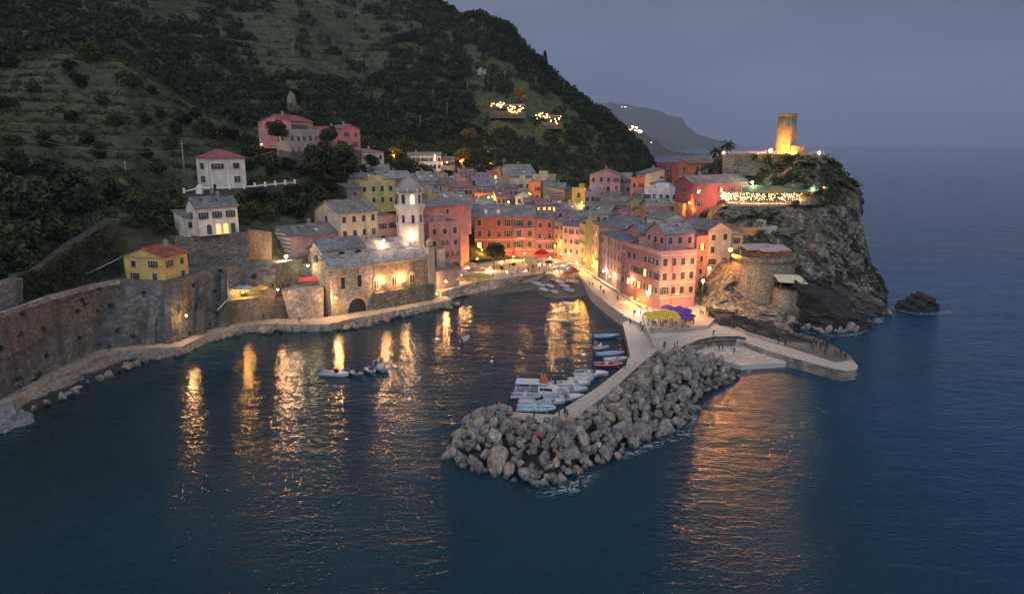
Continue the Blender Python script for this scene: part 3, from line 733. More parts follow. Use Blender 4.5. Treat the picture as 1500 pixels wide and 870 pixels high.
def house(xl,xr,yt,Yl,Yr,h,d,label,col=(.5,.2,.18),roof='gx',rc=SLATE,nr=3,nc=None,sr=None,sc_=None,sh='green',lit=0,rise=None,cat='house',
          name='house',ww=1.0,wh=1.45,fh=3.0,style='closed',col2=None,ov=.4,chim=1,door=False,group=None,near=None,top=1.0,base=None,bands=False,zt=None):
    A=pYz(xl,Yl,zt) if zt is not None else pY(xl,yt,Yl); ze=A.z
    B_=pYz(xr,Yr,ze); v=Vector((B_.x-A.x,B_.y-A.y,0)); W=v.length; rz=math.atan2(v.y,v.x)
    if base is not None: h=ze-base
    root=empty(name,(A.x,A.y,ze-h),rz,label,cat,group)
    near=(Yl<206) if near is None else near
    rise=rise if rise is not None else (W if roof=='gy' else d)*.5*.42
    rn=random.Random(hash((xl,xr,int(yt*10)))&0xffff)
    # walls (front, right, back, left) with the gable triangles
    m=MB(); c0,c1=0,(1 if col2 else 0)
    vs=[(0,0,0),(W,0,0),(W,d,0),(0,d,0),(0,0,h),(W,0,h),(W,d,h),(0,d,h)]
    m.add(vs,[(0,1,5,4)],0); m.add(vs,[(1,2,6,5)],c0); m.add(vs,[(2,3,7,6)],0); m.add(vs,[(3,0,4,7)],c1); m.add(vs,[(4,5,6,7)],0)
    if roof=='gx': m.add([(0,0,h),(0,d,h),(0,d/2,h+rise)],[(0,2,1)],c1); m.add([(W,0,h),(W,d,h),(W,d/2,h+rise)],[(0,1,2)],0)
    if roof=='gy': m.add([(0,0,h),(W,0,h),(W/2,0,h+rise)],[(0,1,2)],0); m.add([(0,d,h),(W,d,h),(W/2,d,h+rise)],[(0,2,1)],0)
    if roof=='shed':
        m.add([(0,0,h),(0,d,h),(0,d,h+rise)],[(0,2,1)],c1); m.add([(W,0,h),(W,d,h),(W,d,h+rise)],[(0,1,2)],0); m.add([(0,d,h),(W,d,h),(W,d,h+rise),(0,d,h+rise)],[(0,3,2,1)],0)
    wallo=m.build('wall',[plaster(col)]+([STRIPE if col2=='STRIPE' else plaster(col2)] if col2 else []),root)
    if bands:
        mb=MB()
        for zb in (h-.25,h-.25-fh*2,h-.25-fh*3.0):
            if zb>0: mb.box(-.04,W+.04,-.06,-.005,zb,zb+.18)
        mb.build('cornice',plain((.62,.50,.40)),root)
    # roof
    if rc==SLATE: rc=rn.choice([SLATE,SLATE,(.22,.20,.185),(.165,.17,.18),(.26,.235,.21),(.21,.19,.195)])
    RM=slate(rc); m=MB(); T=.16; e=.03
    def sag(a,b,c,dd):
        m.slab([a,b,c,dd],T)
    if roof=='gx':
        k=rise/(d/2)
        m.slab([(-ov,-ov,h-ov*k+T+e),(W+ov,-ov,h-ov*k+T+e),(W+ov,d/2,h+rise+T+e),(-ov,d/2,h+rise+T+e)],T)
        m.slab([(W+ov,d+ov,h-ov*k+T+e),(-ov,d+ov,h-ov*k+T+e),(-ov,d/2+.002,h+rise+T+e),(W+ov,d/2+.002,h+rise+T+e)],T)
        m.tube((-ov,d/2,h+rise+T+.03),(W+ov,d/2,h+rise+T+.03),.11,n=6)
    elif roof=='gy':
        k=rise/(W/2)
        m.slab([(-ov,-ov,h-ov*k+T+e),(W/2,-ov,h+rise+T+e),(W/2,d+ov,h+rise+T+e),(-ov,d+ov,h-ov*k+T+e)],T)
        m.slab([(W/2+.002,-ov,h+rise+T+e),(W+ov,-ov,h-ov*k+T+e),(W+ov,d+ov,h-ov*k+T+e),(W/2+.002,d+ov,h+rise+T+e)],T)
        m.tube((W/2,-ov,h+rise+T+.03),(W/2,d+ov,h+rise+T+.03),.11,n=6)
    elif roof=='hip':
        i=min(W,d)/2*.95; a=[(-ov,-ov,h),(W+ov,-ov,h),(W+ov,d+ov,h),(-ov,d+ov,h)]
        if W>=d: r0,r1=(i,d/2,h+rise),(W-i,d/2,h+rise)
        else: r0,r1=(W/2,i,h+rise),(W/2,d-i,h+rise)
        vs=[(p[0],p[1],p[2]+T) for p in a]+[(r0[0],r0[1],r0[2]+T),(r1[0],r1[1],r1[2]+T)]+[(p[0],p[1],p[2]+e) for p in a]
        if W>=d: fs=[(0,1,5,4),(1,2,5),(2,3,4,5),(3,0,4)]
        else: fs=[(0,1,4),(1,2,5,4),(2,3,5),(3,0,4,5)]
        m.add(vs,fs+[(6,9,8,7),(0,6,7,1),(1,7,8,2),(2,8,9,3),(3,9,6,0)])
    elif roof=='shed':
        k=rise/d; m.slab([(-ov,-ov,h-ov*k+T+e),(W+ov,-ov,h-ov*k+T+e),(W+ov,d+ov,h+rise+ov*k+T+e),(-ov,d+ov,h+rise+ov*k+T+e)],T)
    if roof=='flat':
        m.box(.15,W-.15,.15,d-.15,h+.02,h+.12); ro=m.build('roof',RM,root)
        p=MB(); t=.22; hh=.9
        p.box(-.05,W+.05,-.05,t,h+.005,h+hh); p.box(-.05,W+.05,d-t,d+.05,h+.005,h+hh); p.box(-.05,t,t,d-t,h+.005,h+hh); p.box(W-t,W+.05,t,d-t,h+.005,h+hh)
        p.build('parapet',plaster(sc3(col,1.05)),root)
    else: ro=m.build('roof',RM,root)
    for c in range(chim):
        cx=W*(.25+.5*rn.random()); cy=d*(.3+.45*rn.random()); cm=MB(); zt=h+(rise if roof!='flat' else 0)+.9; z0=h+.1
        cm.box(cx-.3,cx+.3,cy-.3,cy+.3,z0,zt); cm.box(cx-.4,cx+.4,cy-.4,cy+.4,zt+.001,zt+.12); cm.box(cx-.2,cx+.2,cy-.2,cy+.2,zt+.122,zt+.32)
        co_=cm.build('chimney',plaster((.36,.30,.27))); co_.parent=ro
    if roof=='gx' and rn.random()<.6 and W>5:
        k=rise/(d/2)
        for q in range(rn.randint(1,3)):
            sx=W*rn.uniform(.15,.85); sy=d*rn.uniform(.12,.34); zz=h+k*sy+T+e; s_=MB()
            s_.slab([(sx-.35,sy,zz+.03),(sx+.35,sy,zz+.03),(sx+.35,sy+.8,zz+k*.8+.03),(sx-.35,sy+.8,zz+k*.8+.03)],.05); o_=s_.build('skylight',[GLASS,WHITE][rn.random()<.35]); o_.parent=ro
    if rn.random()<.55 and name=='house':
        a_=MB(); ax=W*rn.uniform(.2,.8); ay=d*rn.uniform(.35,.7); az=h+(rise if roof!='flat' else 0); a_.tube((ax,ay,az-.5),(ax,ay,az+2.2),.03,n=4)
        for q in (1.5,1.8,2.1): a_.tube((ax-.5,ay,az+q),(ax+.5,ay,az+q),.02,n=4)
        o_=a_.build('antenna',IRON); o_.parent=ro
    if roof=='flat' and rn.random()<.75 and d>5:
        a_=MB(); ax=W*rn.uniform(.2,.5); aw=W*rn.uniform(.25,.45); a_.box(ax,ax+aw,d*.45,d*.8,h+.13,h+2.2); a_.build('roof_hut',plaster(sc3(col,1.1)),root)
    if roof in('gx','gy','shed','hip') and near:
        g=MB(); g.tube((-ov,-ov-.05,h-.05),(W+ov,-ov-.05,h-.05),.07,n=6); g.tube((.15,-.12,0),(.15,-.12,h-.1),.05,n=6); g.build('gutter',plain((.25,.2,.17)),root)
    # windows: front, then the side that looks towards the harbour
    def fill(L,rows,cols,place):
        for r in range(rows):
            z=h-top-wh-r*fh
            if z<.3: break
            for c in range(cols):
                x=L*(c+.5)/cols+rn.uniform(-.08,.08)
                if rn.random()<.06: continue
                st=style
                if style=='closed' and rn.random()<.28: st='open'
                if rn.random()<lit: st='lit'
                if style=='closed' and rn.random()<.07: st='plain'
                place(x,z+(0,.0,-.06)[rn.randrange(3)],st)
    nc=max(1,int(W/2.6)) if nc is None else nc
    fill(W,nr,nc,lambda x,z,st: add_window(root,x,-.01,z,0,ww,wh,st,sh,near))
    toc=Vector((-A.x,-A.y,0)).normalized(); ld=Vector((-math.cos(rz),-math.sin(rz),0))
    left= toc.dot(ld)>.04; sr=nr if sr is None else sr; sc_=max(1,int(d/3)) if sc_ is None else sc_
    if left: fill(d,sr,sc_,lambda x,z,st: add_window(root,-.01,x,z,-math.pi/2,ww,wh,st,sh,near))
    elif toc.dot(-ld)>.04: fill(d,sr,sc_,lambda x,z,st: add_window(root,W+.01,x,z,math.pi/2,ww,wh,st,sh,near))
    if door:
        m=MB(); m.box(-.55,.55,-.09,-.012,0,2.2); o=m.build('door',plain(SHUT['brown'],.5),root,(W*door,0,.05))
        k=MB(); k.tube((.4,-.16,1.0),(.4,-.08,1.0),.04,n=6); kk=k.build('handle',IRON); kk.parent=o
    # balconies, drainpipes and washing on the nearer fronts
    if near and name=='house' and cat=='house' and nr>=3 and W>6:
        bm_=MB(); q=rn.randint(1,nr-1); bx=W*(rn.randrange(max(1,nc))+.5)/max(1,nc); bz_=h-top-wh-q*fh
        if bz_>3:
            bm_.box(bx-1.2,bx+1.2,-.95,-.02,bz_-.16,bz_-.02); bo=bm_.build('balcony',plain((.40,.36,.33)),root); g_=MB()
            for t_ in range(11): g_.tube((bx-1.15+.23*t_,-.9,bz_-.02),(bx-1.15+.23*t_,-.9,bz_+.9),.02,n=4,caps=False)
            g_.tube((bx-1.15,-.9,bz_+.9),(bx+1.15,-.9,bz_+.9),.03,n=4); o_=g_.build('railing',IRON); o_.parent=bo
        for _k in range(2):
            dx_=W*rn.choice((.02,.33,.66,.98)); g_=MB(); g_.tube((dx_,-.1,0),(dx_,-.1,h-.3),.06,n=5); g_.build('drainpipe',plain((.30,.24,.20)),root)
        if rn.random()<.7:
            lx=W*rn.uniform(.1,.6); lz=h-top-wh-.25-rn.randint(0,max(0,nr-2))*fh; g_=MB()
            g_.tube((lx-.2,-.35,lz),(lx+2.4,-.35,lz),.012,n=4)
            for t_ in range(4): hh_=rn.uniform(.4,.9); g_.box(lx+t_*.6,lx+t_*.6+rn.uniform(.3,.5),-.36,-.34,lz-hh_,lz)
            if lz>2: g_.build('laundry',plain(rn.choice([(.65,.65,.66),(.5,.55,.62),(.6,.4,.4)])),root)
    root['_dim']=(W,d,h)
    return root
PK=(.54,.26,.24); PKL=(.62,.33,.29); PKD=(.42,.15,.15); RED=(.33,.11,.09); MAG=(.36,.09,.12); CR=(.68,.58,.42); CRW=(.72,.68,.60); YE=(.66,.47,.16)
OR=(.62,.26,.13); ORL=(.68,.42,.24); LIL=(.45,.29,.33); OLI=(.32,.29,.13); TAN=(.45,.34,.22); WH=(.70,.69,.69); GR=(.38,.36,.34); MAU=(.42,.27,.28)
def B(root,x0,x1,y0,y1,z0,z1,name,mat):
    m=MB(); m.box(x0,x1,y0,y1,z0,z1); return m.build(name,mat,root)
# --- hillside houses
house(180,238,375,133,131,5.7,7,'yellow house with red roof standing on the railway ledge',YE,'gy',TILE,2,2,2,2,chim=1,rise=1.6,door=.3,fh=2.5,top=.8,wh=1.3)
h=house(286,347,305,146,152,8,6,'white house with slate roof and arched green doors, lower on the slope',(.70,.66,.58),'gx',SLATE,1,3,1,1,base=20.6,rise=1.9,style='open')
W_=h['_dim'][0]
for k,(x,l) in enumerate(((W_*.28,0),(W_*.50,1),(W_*.68,1),(W_*.86,0))):
    m=MB(); n=10; pr=[(-.5,0),(.5,0)]+[(.5*math.cos(math.pi*i/n),1.7+.5*math.sin(math.pi*i/n)) for i in range(n+1)]
    m.add([(p[0],-.06,p[1]) for p in pr]+[(p[0],.02,p[1]) for p in pr],[tuple(range(len(pr)))]+[(i,len(pr)+i,len(pr)+(i+1)%len(pr),(i+1)%len(pr)) for i in range(len(pr))])
    m.build('door',emit((1,.5,.18),1.4) if l else plain(SHUT['teal']),h,(x,0,.2))
house(268,287,318,147,149,4.4,5,'white lean-to annex at the left end of the arched-door house',(.64,.60,.54),'shed',SLATE,1,1,0,0,rise=.9,chim=0,wh=1.2,top=1.3)
house(303,358,232,172,178,8.6,9,'square white villa with red hipped roof and four green shuttered windows',(.72,.68,.60),'hip',TILE,2,2,2,1,fh=3.4,rise=2.0,top=1.2,ww=1.5,chim=0)
house(426,458,178,212,220,8,14,'pink villa with red gabled roof high on the left hill',(.56,.25,.24),'gx',TILE,1,4,1,1,style='open',rise=2.0,top=.9)
house(423,467,194,208,216,8,7,'grey stone annex with tall pale windows in front of the pink villa',GR,'flat',SLATE,2,5,1,1,chim=0,style='plain',fh=3.4)
house(456,502,198,228,232,6,8,'low red-roofed wing between the two pink hill villas',(.45,.16,.14),'gx',TILE,1,3,0,0,rise=2.6)
house(500,527,189,224,230,7.5,7,'small pink villa with balcony above the trees on the hill',(.60,.22,.22),'gy',TILEP,2,2,1,1,rise=1.2)
house(519,562,224,250,258,7,9,'cream farmhouse with low olive-grey roof above the village',CR,'hip',(.24,.23,.17),2,4,2,1,rise=1.2)
house(597,646,228,292,294,7,8,'long cream house with lit windows under the woods',CRW,'gx',SLATE,2,8,1,1,rise=1.1,lit=.18,fh=2.8)
house(644,666,234,296,297,4.5,7,'low lit stone annex beside the long cream house',TAN,'gx',TILEP,1,4,0,0,rise=1,lit=.6)
house(700,741,236,352,354,7,8,'white-lit house at the very top of the village',CRW,'flat',SLATE,1,4,0,0,lit=.3)
h=house(481,506,46,505,508,5,6,'tiny pale hut in the clearing high on the wooded hill',(.5,.45,.38),'shed',SLATE,1,1,0,0,rise=.5,chim=0)
house(700,712,104,455,456,6,6,'grey stone hut beside the lit hill terraces',GR,'flat',SLATE,1,1,0,0,chim=0)
house(681,705,192,378,380,5,7,'low dark stone shed below the hill restaurant',(.2,.19,.17),'shed',SLATE,1,2,0,0,chim=0,rise=.8)
house(700,712,176,392,393,11,6,'dark square tower house on the slope',(.16,.13,.12),'flat',SLATE,2,1,0,0,chim=0)
house(852,862,148,474,476,4,6,'small pink-grey house on the skyline of the ridge',(.45,.33,.32),'gy',TILEP,1,1,0,0,chim=0)
# --- left front rank
house(425,497,348,158,169,11,9,'pink house with dark and white striped end wall above the bastion',(.52,.30,.30),'gx',SLATE,2,3,1,1,base=12.4,col2='STRIPE',rise=2.0,sh='brown',ww=.9,wh=1.3,fh=4.2)
house(496,553,313,168,176,16,12,'large cream house with slate roof left of the bell tower',(.70,.56,.38),'gx',SLATE,4,4,3,1,base=8,rise=2.6,sh='brown',fh=3.4)
house(553,581,322,177,180,13,9,'narrow peach-pink house with roof terrace touching the bell tower',(.60,.34,.26),'flat',SLATE,3,2,0,0,base=6,sh='brown',fh=3.1)
house(527,578,270,214,221,9,8,'yellow house with flat roof terrace above the bell tower roofs',(.66,.55,.22),'flat',SLATE,2,4,1,1,sh='green',fh=3.4)
house(508,530,276,210,213,7,7,'grey stone house leaning against the yellow terrace house',(.30,.26,.24),'shed',SLATE,1,1,1,1,rise=1)
house(513,548,262,232,234,5,8,'low house with faded blue-grey roof behind the yellow terrace house',GR,'gx',(.24,.26,.25),1,2,0,0,rise=1.6)
house(538,570,250,247,249,5,8,'pale roofed house directly below the cream farmhouse',MAU,'gx',SLATEL,1,3,0,0,rise=1.8)
house(556,602,262,236,241,7,10,'wide house with light mauve slate roof left of the church dome',MAU,'gx',SLATEL,1,4,0,0,rise=2.2)
house(600,640,284,217,221,8,11,'grey roofed house directly right of the church dome',(.42,.34,.36),'gx',SLATE,1,4,1,1,rise=2.6)
house(604,640,266,246,249,8,10,'house with broad greenish grey roof behind the dome',GR,'gx',(.22,.23,.22),1,4,0,0,rise=2.4)
house(618,638,279,226,229,6,7,'small mauve gabled house peeping out right of the dome',(.42,.26,.33),'gy',SLATE,1,1,1,1,rise=1.6)
house(627,640,289,212,213,6,6,'tiny ochre tower-like house among the grey roofs',(.42,.31,.18),'flat',SLATE,1,1,1,1,chim=0)
house(640,672,270,250,253,7,9,'lilac-roofed house below the orange tree',(.45,.30,.32),'gx',(.28,.25,.29),1,4,0,0,rise=1.9)
house(652,666,270,244,246,6,7,'narrow cream gable house in the middle of the roofs',(.60,.48,.40),'gy',SLATE,1,1,1,1,rise=1.7)
house(664,692,275,240,243,8,9,'salmon house with arched loggia below the orange tree',(.58,.27,.22),'gx',TILEP,2,5,1,1,rise=1.5,sh='dark',lit=.05)
house(640,688,297,216,222,8,10,'house with wide weathered grey roof in front of the salmon house',(.38,.34,.34),'gx',(.25,.26,.26),1,4,1,1,rise=2.6)
house(636,690,309,206,214,8,7,'house with pale broken slate roof behind the maroon wall',(.40,.33,.33),'gx',SLATEL,0,4,0,1,rise=2.0)
house(622,686,304,196,208,14,7,'long windowless maroon-pink house behind the tall pink corner house',(.42,.19,.19),'shed',SLATE,1,1,1,1,rise=1.2,base=3)
h=house(628,674,331,183,188,17,11,'tall pink corner house with roof terrace at the left of the square',(.58,.28,.27),'flat',SLATE,5,3,5,3,base=2.6,sh='brown',ww=1.0,fh=3.2,style='closed',lit=.05)
# --- red houses behind the square
h=house(695,752,318,225,226,16,12,'big deep red house behind the square, left of the magenta one',RED,'gx',SLATE,4,4,3,1,base=2.6,rise=3.4,fh=3.7,wh=2.0,ww=1.3,sh='dark',near=True,lit=.06,bands=True,chim=2)
for x in (.30,.62):
    m=MB(); W_=h['_dim'][0]; m.box(W_*x-.5,W_*x+.5,1.6,3.2,h['_dim'][2]+.9,h['_dim'][2]+2.1); m.build('dormer',WHITE,h)
h=house(752,784,318,226,226.5,16,11,'narrow brick-red house with stone balcony between two red fronts',(.36,.14,.12),'gx',SLATE,4,2,0,0,base=2.6,rise=3.2,fh=3.6,wh=1.9,ww=1.5,sh='green',near=True,bands=True)
B(h,.3,h['_dim'][0]-.3,-.9,-.02,h['_dim'][2]-3.9,h['_dim'][2]-3.6,'balcony',plain((.35,.28,.26)))
house(784,812,322,226.5,227,15,11,'magenta red house at the right end of the red row',(.31,.10,.12),'gx',(.2,.16,.17),4,2,0,0,base=2.6,rise=2.4,fh=3.5,wh=1.8,ww=1.2,sh='dark',near=True,bands=True)
# --- right of the square
house(812,826,325,226,222,15,9,'brown shadowed house in the corner beside the magenta front',(.34,.20,.17),'gx',SLATE,4,2,0,0,base=2.6,sh='dark',lit=.15)
house(825,850,330,221,216,14,10,'slim pink gable house right of the square with lit ground floor',(.56,.34,.32),'gx',SLATEB,4,3,0,0,base=2.6,sh='brown',lit=.1,fh=3.2)
house(849,859,330,216,208,14,9,'narrow olive-brown house on the lane from the square',(.34,.28,.15),'flat',SLATE,4,3,0,0,base=2.6,sh='brown',chim=0)
house(858,868,326,207,204,17,9,'thin windowless olive-green house front',(.30,.30,.13),'flat',SLATE,0,1,0,0,base=2.6,chim=0)
house(868,880,331,203,192,14,10,'tan house front squeezed between olive and lilac houses',(.46,.34,.24),'flat',SLATEB,4,3,0,0,base=2.6,sh='brown',lit=.08)
house(816,858,308,236,238,8,9,'low house with blue-grey roof behind the pink gable house',(.45,.38,.42),'gx',SLATEB,1,4,0,0,rise=2.0)
house(834,872,318,222,220,8,9,'mauve attic house with green-grey roof above the lane',(.44,.34,.40),'gx',(.19,.22,.22),2,4,0,0,rise=1.6,lit=.05)
house(800,822,308,240,242,9,9,'house with purple-brown roof right of the big slate roof',(.42,.24,.25),'gx',(.26,.15,.18),1,2,0,0,rise=2.4,lit=.2)
# --- lilac waterfront row and coral corner house
house(880,921,341,192,170,13,13,'long lilac waterfront house with four rows of windows',LIL,'gx',SLATEB,4,8,0,0,base=2.6,sh='dark',ww=.95,wh=1.6,rise=2.4,fh=3.05,chim=2)
h=house(968,1021,374,153.5,157,13,17.5,'coral pink corner house with harbour side painted darker for shade',(.52,.27,.26),'flat',SLATE,3,4,4,7,base=2.6,col2=(.34,.17,.18),sh='dark',ww=1.15,wh=1.6,fh=3.3,lit=.10,bands=True,style='closed')  # harbour side is the same plaster, darkened in colour to stand for shade
house(975,1018,343,158,161,5,8,'pink set-back attic house with grey slate roof on the coral corner house',(.54,.27,.28),'gx',(.23,.24,.26),1,3,1,3,rise=2.0,sh='dark',zt=19.6,base=15.4)
house(938,974,340,169,170,6,9,'dark-roofed attic house behind the coral corner house',(.34,.2,.22),'gx',SLATEB,1,3,1,2,rise=1.6,zt=18.4,base=14)
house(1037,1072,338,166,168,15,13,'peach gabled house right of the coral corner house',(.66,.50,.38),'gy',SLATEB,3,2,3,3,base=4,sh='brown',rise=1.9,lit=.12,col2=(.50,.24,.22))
house(1021,1037,352,163,165,12,9,'narrow pink link house between coral corner and peach gable',(.52,.22,.22),'flat',SLATE,3,1,0,0,base=3,chim=0,lit=.3)
house(1072,1088,343,169,170,10,8,'small pale orange house beside the peach gable',(.68,.42,.22),'shed',SLATE,2,1,0,0,base=7,rise=1)
house(1088,1117,339,171,173,9,8,'brick-orange house with slate roof glowing in lamp light',(.50,.28,.14),'flat',(.26,.2,.17),1,2,0,0,base=8)
house(1117,1138,338,173,175,10,7,'plain grey-white house at the right end of the village',(.46,.44,.42),'flat',SLATE,1,2,1,1,base=7,chim=0)
house(1060,1080,318,186,187,5,7,'half-hidden grey shed with skylights under the cliff restaurant',(.32,.3,.3),'shed',SLATEL,0,1,0,0,rise=.8,chim=0)
# --- middle right cluster
house(893,948,317,196,194,12,9,'salmon house with long gable in the middle of the right cluster',(.60,.25,.24),'gy',(.25,.17,.17),1,3,0,0,base=3,rise=2.2,style='open',ww=1.2,sh='brown')
house(878,922,330,193,183,12,12,'dark-roofed lilac house upper row behind the waterfront',(.42,.28,.32),'gx',SLATEB,0,4,0,0,base=3,rise=2.6,zt=17.6)
house(948,972,312,188,190,10,8,'orange lit narrow house left of the cream cottage',(.60,.30,.16),'gx',TILEP,3,3,1,1,rise=1.2,lit=.1,sh='dark')
house(952,985,303,196,197,9,8,'pinkish brown house with grey-green roof below the white houses',(.40,.28,.24),'gx',(.22,.24,.24),1,3,1,1,rise=1.8)
house(974,1006,322,178,181,8,8,'small cream gabled cottage above the slate attic roof',(.62,.58,.46),'gy',SLATE,1,2,1,1,rise=1.5,style='open',sh='dark')
house(1000,1018,303,190,191,6,5,'bright orange cube house lit by a lamp',(.70,.34,.12),'flat',SLATE,1,1,0,0,chim=0,base=14)
house(944,993,280,214,212,11,8,'white weathered house with parapet terrace',WH,'flat',SLATEL,2,5,1,2,sh='dark',base=4)
house(954,986,270,224,223,10,6,'upper white house with shallow curved gable',WH,'gy',SLATE,0,2,0,1,rise=.9,base=6,chim=0)
house(990,1024,270,206,204,9,7,'bluish white house left of the magenta house',(.60,.61,.64),'shed',SLATE,1,3,1,1,rise=.8,sh='green',base=12)
house(946,992,255,236,238,9,9,'cream gabled house on top of the right cluster',(.68,.60,.42),'gy',SLATE,1,1,1,1,rise=1.6,ww=1.4,wh=.5,base=8)
house(924,945,264,238,236,10,8,'orange-red house glowing at its foot',(.55,.20,.13),'flat',TILEP,2,2,1,1,sh='dark',base=7,lit=.1)
house(907,925,258,246,245,11,8,'slim grey-green house between the mauve gable and the orange-red one',(.30,.32,.31),'flat',SLATE,2,2,1,1,sh='dark',base=7)
house(864,909,256,242,240,13,10,'big mauve pink house with gable on the right edge of the valley',(.46,.27,.28),'gy',TILEP,3,4,2,2,sh='dark',rise=1.8,base=6)
house(857,880,284,232,230,9,8,'grey lilac house with terrace plants beside the yellow house',(.36,.30,.33),'flat',SLATE,2,3,1,1,sh='dark',base=5)
house(880,925,300,214,212,8,9,'low house with brown slate roof behind the salmon gable',(.36,.28,.20),'gx',(.20,.17,.16),1,4,0,0,rise=2.3,base=5)
house(862,892,312,206,203,8,8,'low green-grey roofed house above the tan house front',(.38,.33,.28),'gx',(.20,.23,.22),1,3,0,0,rise=1.8,base=5)
house(918,946,296,210,208,8,8,'olive gabled house hidden between darker roofs',(.36,.33,.16),'gy',(.17,.17,.15),1,2,0,0,rise=1.6,base=5)
house(976,1002,243,236,237,8,9,'dark red house left of the orange hilltop house',(.26,.08,.09),'flat',TILEP,2,4,1,1,base=14,chim=0)
house(1000,1016,247,228,229,8,7,'maroon house with white columns beside the orange hilltop house',(.32,.10,.10),'flat',TILEP,2,3,1,1,base=14)
house(1012,1051,240,219,222,9,7,'orange house topping the right side of the village',(.55,.19,.10),'shed',TILEP,1,2,1,1,rise=1.4,base=20,chim=0)
house(1016,1097,270,188,196,14,8,'long dark magenta house below the castle hill',(.28,.075,.10),'gx',SLATE,3,5,1,1,rise=2.0,base=13,style='open',sh='brown',ww=1.1,fh=3.6,near=True)
# --- back cluster up the valley
house(699,722,232,345,346,8,8,'white lit terrace house at the top of the back village',CRW,'flat',SLATE,1,4,0,0,lit=.5,base=22,chim=0)
house(715,742,238,330,332,9,8,'coral house with lit orange corner high in the back village',(.50,.16,.14),'gx',TILEP,2,4,0,0,lit=.05,base=20,rise=1.2)
house(688,714,246,322,324,9,9,'mauve house below the white lit terrace',(.36,.22,.26),'gx',SLATE,2,4,0,0,base=18,rise=1.4)
house(716,735,254,305,306,9,8,'red house catching orange lamp light in the back village',(.52,.20,.14),'flat',TILEP,2,3,0,0,base=16,lit=.15)
house(734,754,250,300,302,10,9,'beige pink house with two rows of dark windows',(.50,.38,.34),'gx',SLATE,3,3,0,0,base=14,rise=1.4,sh='dark')
house(748,786,258,292,297,9,14,'beige house under the biggest slate roof of the back village',(.46,.40,.32),'gx',(.21,.22,.21),1,4,0,0,base=14,rise=4.4)
house(780,804,259,286,283,8,8,'cream house with rooftop turret beside the big slate roof',(.64,.55,.34),'flat',SLATE,0,2,0,0,base=12)
house(747,778,266,278,277,8,8,'cream terrace house with flat front below the big slate roof',(.62,.54,.38),'flat',SLATE,1,3,0,0,base=10,sh='dark')
house(693,724,264,286,290,8,10,'house with mauve layered roof left of the bright lamp',(.36,.27,.29),'gx',(.24,.21,.24),1,4,0,0,base=12,rise=2.6)
house(699,735,273,272,274,8,9,'house with purple-grey roof and pale upper windows',(.52,.38,.28),'gx',(.22,.20,.24),1,5,0,0,base=9,rise=2.2,lit=.08)
house(695,731,283,262,263,7,8,'peach house with tall shutters lit from the lane',(.66,.36,.20),'shed',TILEP,1,6,0,0,base=8,rise=.8,sh='dark',lit=.1)
house(680,698,280,262,263,9,8,'bright orange-red house at the left end of the lit lane',(.56,.18,.10),'gx',TILEP,2,4,0,0,base=8,sh='dark',rise=1.2)
house(726,747,275,270,271,9,8,'grey stone house with dark balcony in the back village',(.28,.28,.29),'flat',SLATE,2,2,0,0,base=8,chim=0)
house(728,748,288,252,253,7,8,'low house with plum roof behind the big slate roof of the red house',(.40,.28,.24),'gx',(.25,.13,.15),1,3,0,0,base=6,rise=1.4)
house(755,778,288,250,250,8,8,'small whitewashed gable house in the centre of the village',(.66,.63,.50),'gy',(.22,.24,.22),1,2,0,0,base=6,rise=2.0)
house(774,792,270,262,261,11,6,'glowing orange narrow house in the centre of the village',(.62,.22,.10),'flat',TILEP,3,2,0,0,base=6,chim=0)
house(786,803,276,270,268,8,9,'house with violet-blue slate roof right of the glowing orange house',(.40,.32,.34),'gx',(.20,.20,.26),1,2,0,0,base=8,rise=2.6)
house(799,826,283,251,250,12,11,'cream-grey house with twin dormer and wide slate roof',(.50,.46,.36),'gx',(.21,.215,.22),3,4,0,0,base=5,rise=3.2,sh='dark')
house(826,838,278,250,258,12,8,'tall ochre side-wall house with rising eave',(.66,.46,.20),'shed',SLATE,0,1,0,0,base=5,rise=1.2,chim=0)
house(838,858,279,246,244,10,6,'lemon yellow cube house lit by a bright lamp',(.70,.52,.13),'flat',SLATE,1,1,0,0,base=6,chim=1)
house(786,816,300,238,239,10,8,'pink-brown house behind the purple-brown roof',(.46,.27,.24),'gx',(.26,.17,.18),2,4,0,0,base=5,rise=1.4,lit=.15)
house(690,724,303,242,244,7,8,'house with bluish white curved roof behind the deep red house',(.40,.34,.34),'gx',(.34,.35,.38),0,3,0,0,base=5,rise=2.4)
house(742,760,276,262,263,7,6,'narrow grey-pink house wedged below the cream terrace house',(.42,.30,.28),'shed',SLATEB,2,2,0,0,base=7,rise=1,sh='dark')
house(664,684,262,268,270,7,7,'small pink house just below the lower orange-lit tree',(.48,.27,.27),'gy',(.25,.22,.24),1,2,0,0,base=10,rise=1.2)
house(672,694,252,288,289,6,7,'low mauve house at the foot of the wooded hill',(.38,.26,.28),'gx',TILEP,1,3,0,0,base=14,rise=1.2)
house(806,824,292,243,243,7,5,'tiny cream house tucked below the twin dormer house',(.58,.50,.38),'shed',TILEP,2,2,0,0,base=5,rise=.8,lit=.3,chim=0)
house(866,884,276,236,235,7,5,'pale blue-grey balcony house below the big mauve gable',(.42,.42,.46),'flat',SLATE,2,2,0,0,base=6,sh='dark')
house(888,908,288,226,225,8,6,'rose house with brown roof among the dark middle roofs',(.48,.24,.24),'gx',(.19,.15,.14),2,2,0,0,base=5,rise=1.2,sh='dark')
house(930,950,284,220,219,7,5,'small terracotta house left of the white weathered house',(.50,.24,.16),'gx',TILEP,1,2,0,0,base=5,rise=1)
house(590,606,270,236,237,6,5,'small cream house glimpsed behind the church dome',(.52,.46,.36),'gx',SLATEL,1,2,0,0,base=10,rise=1)
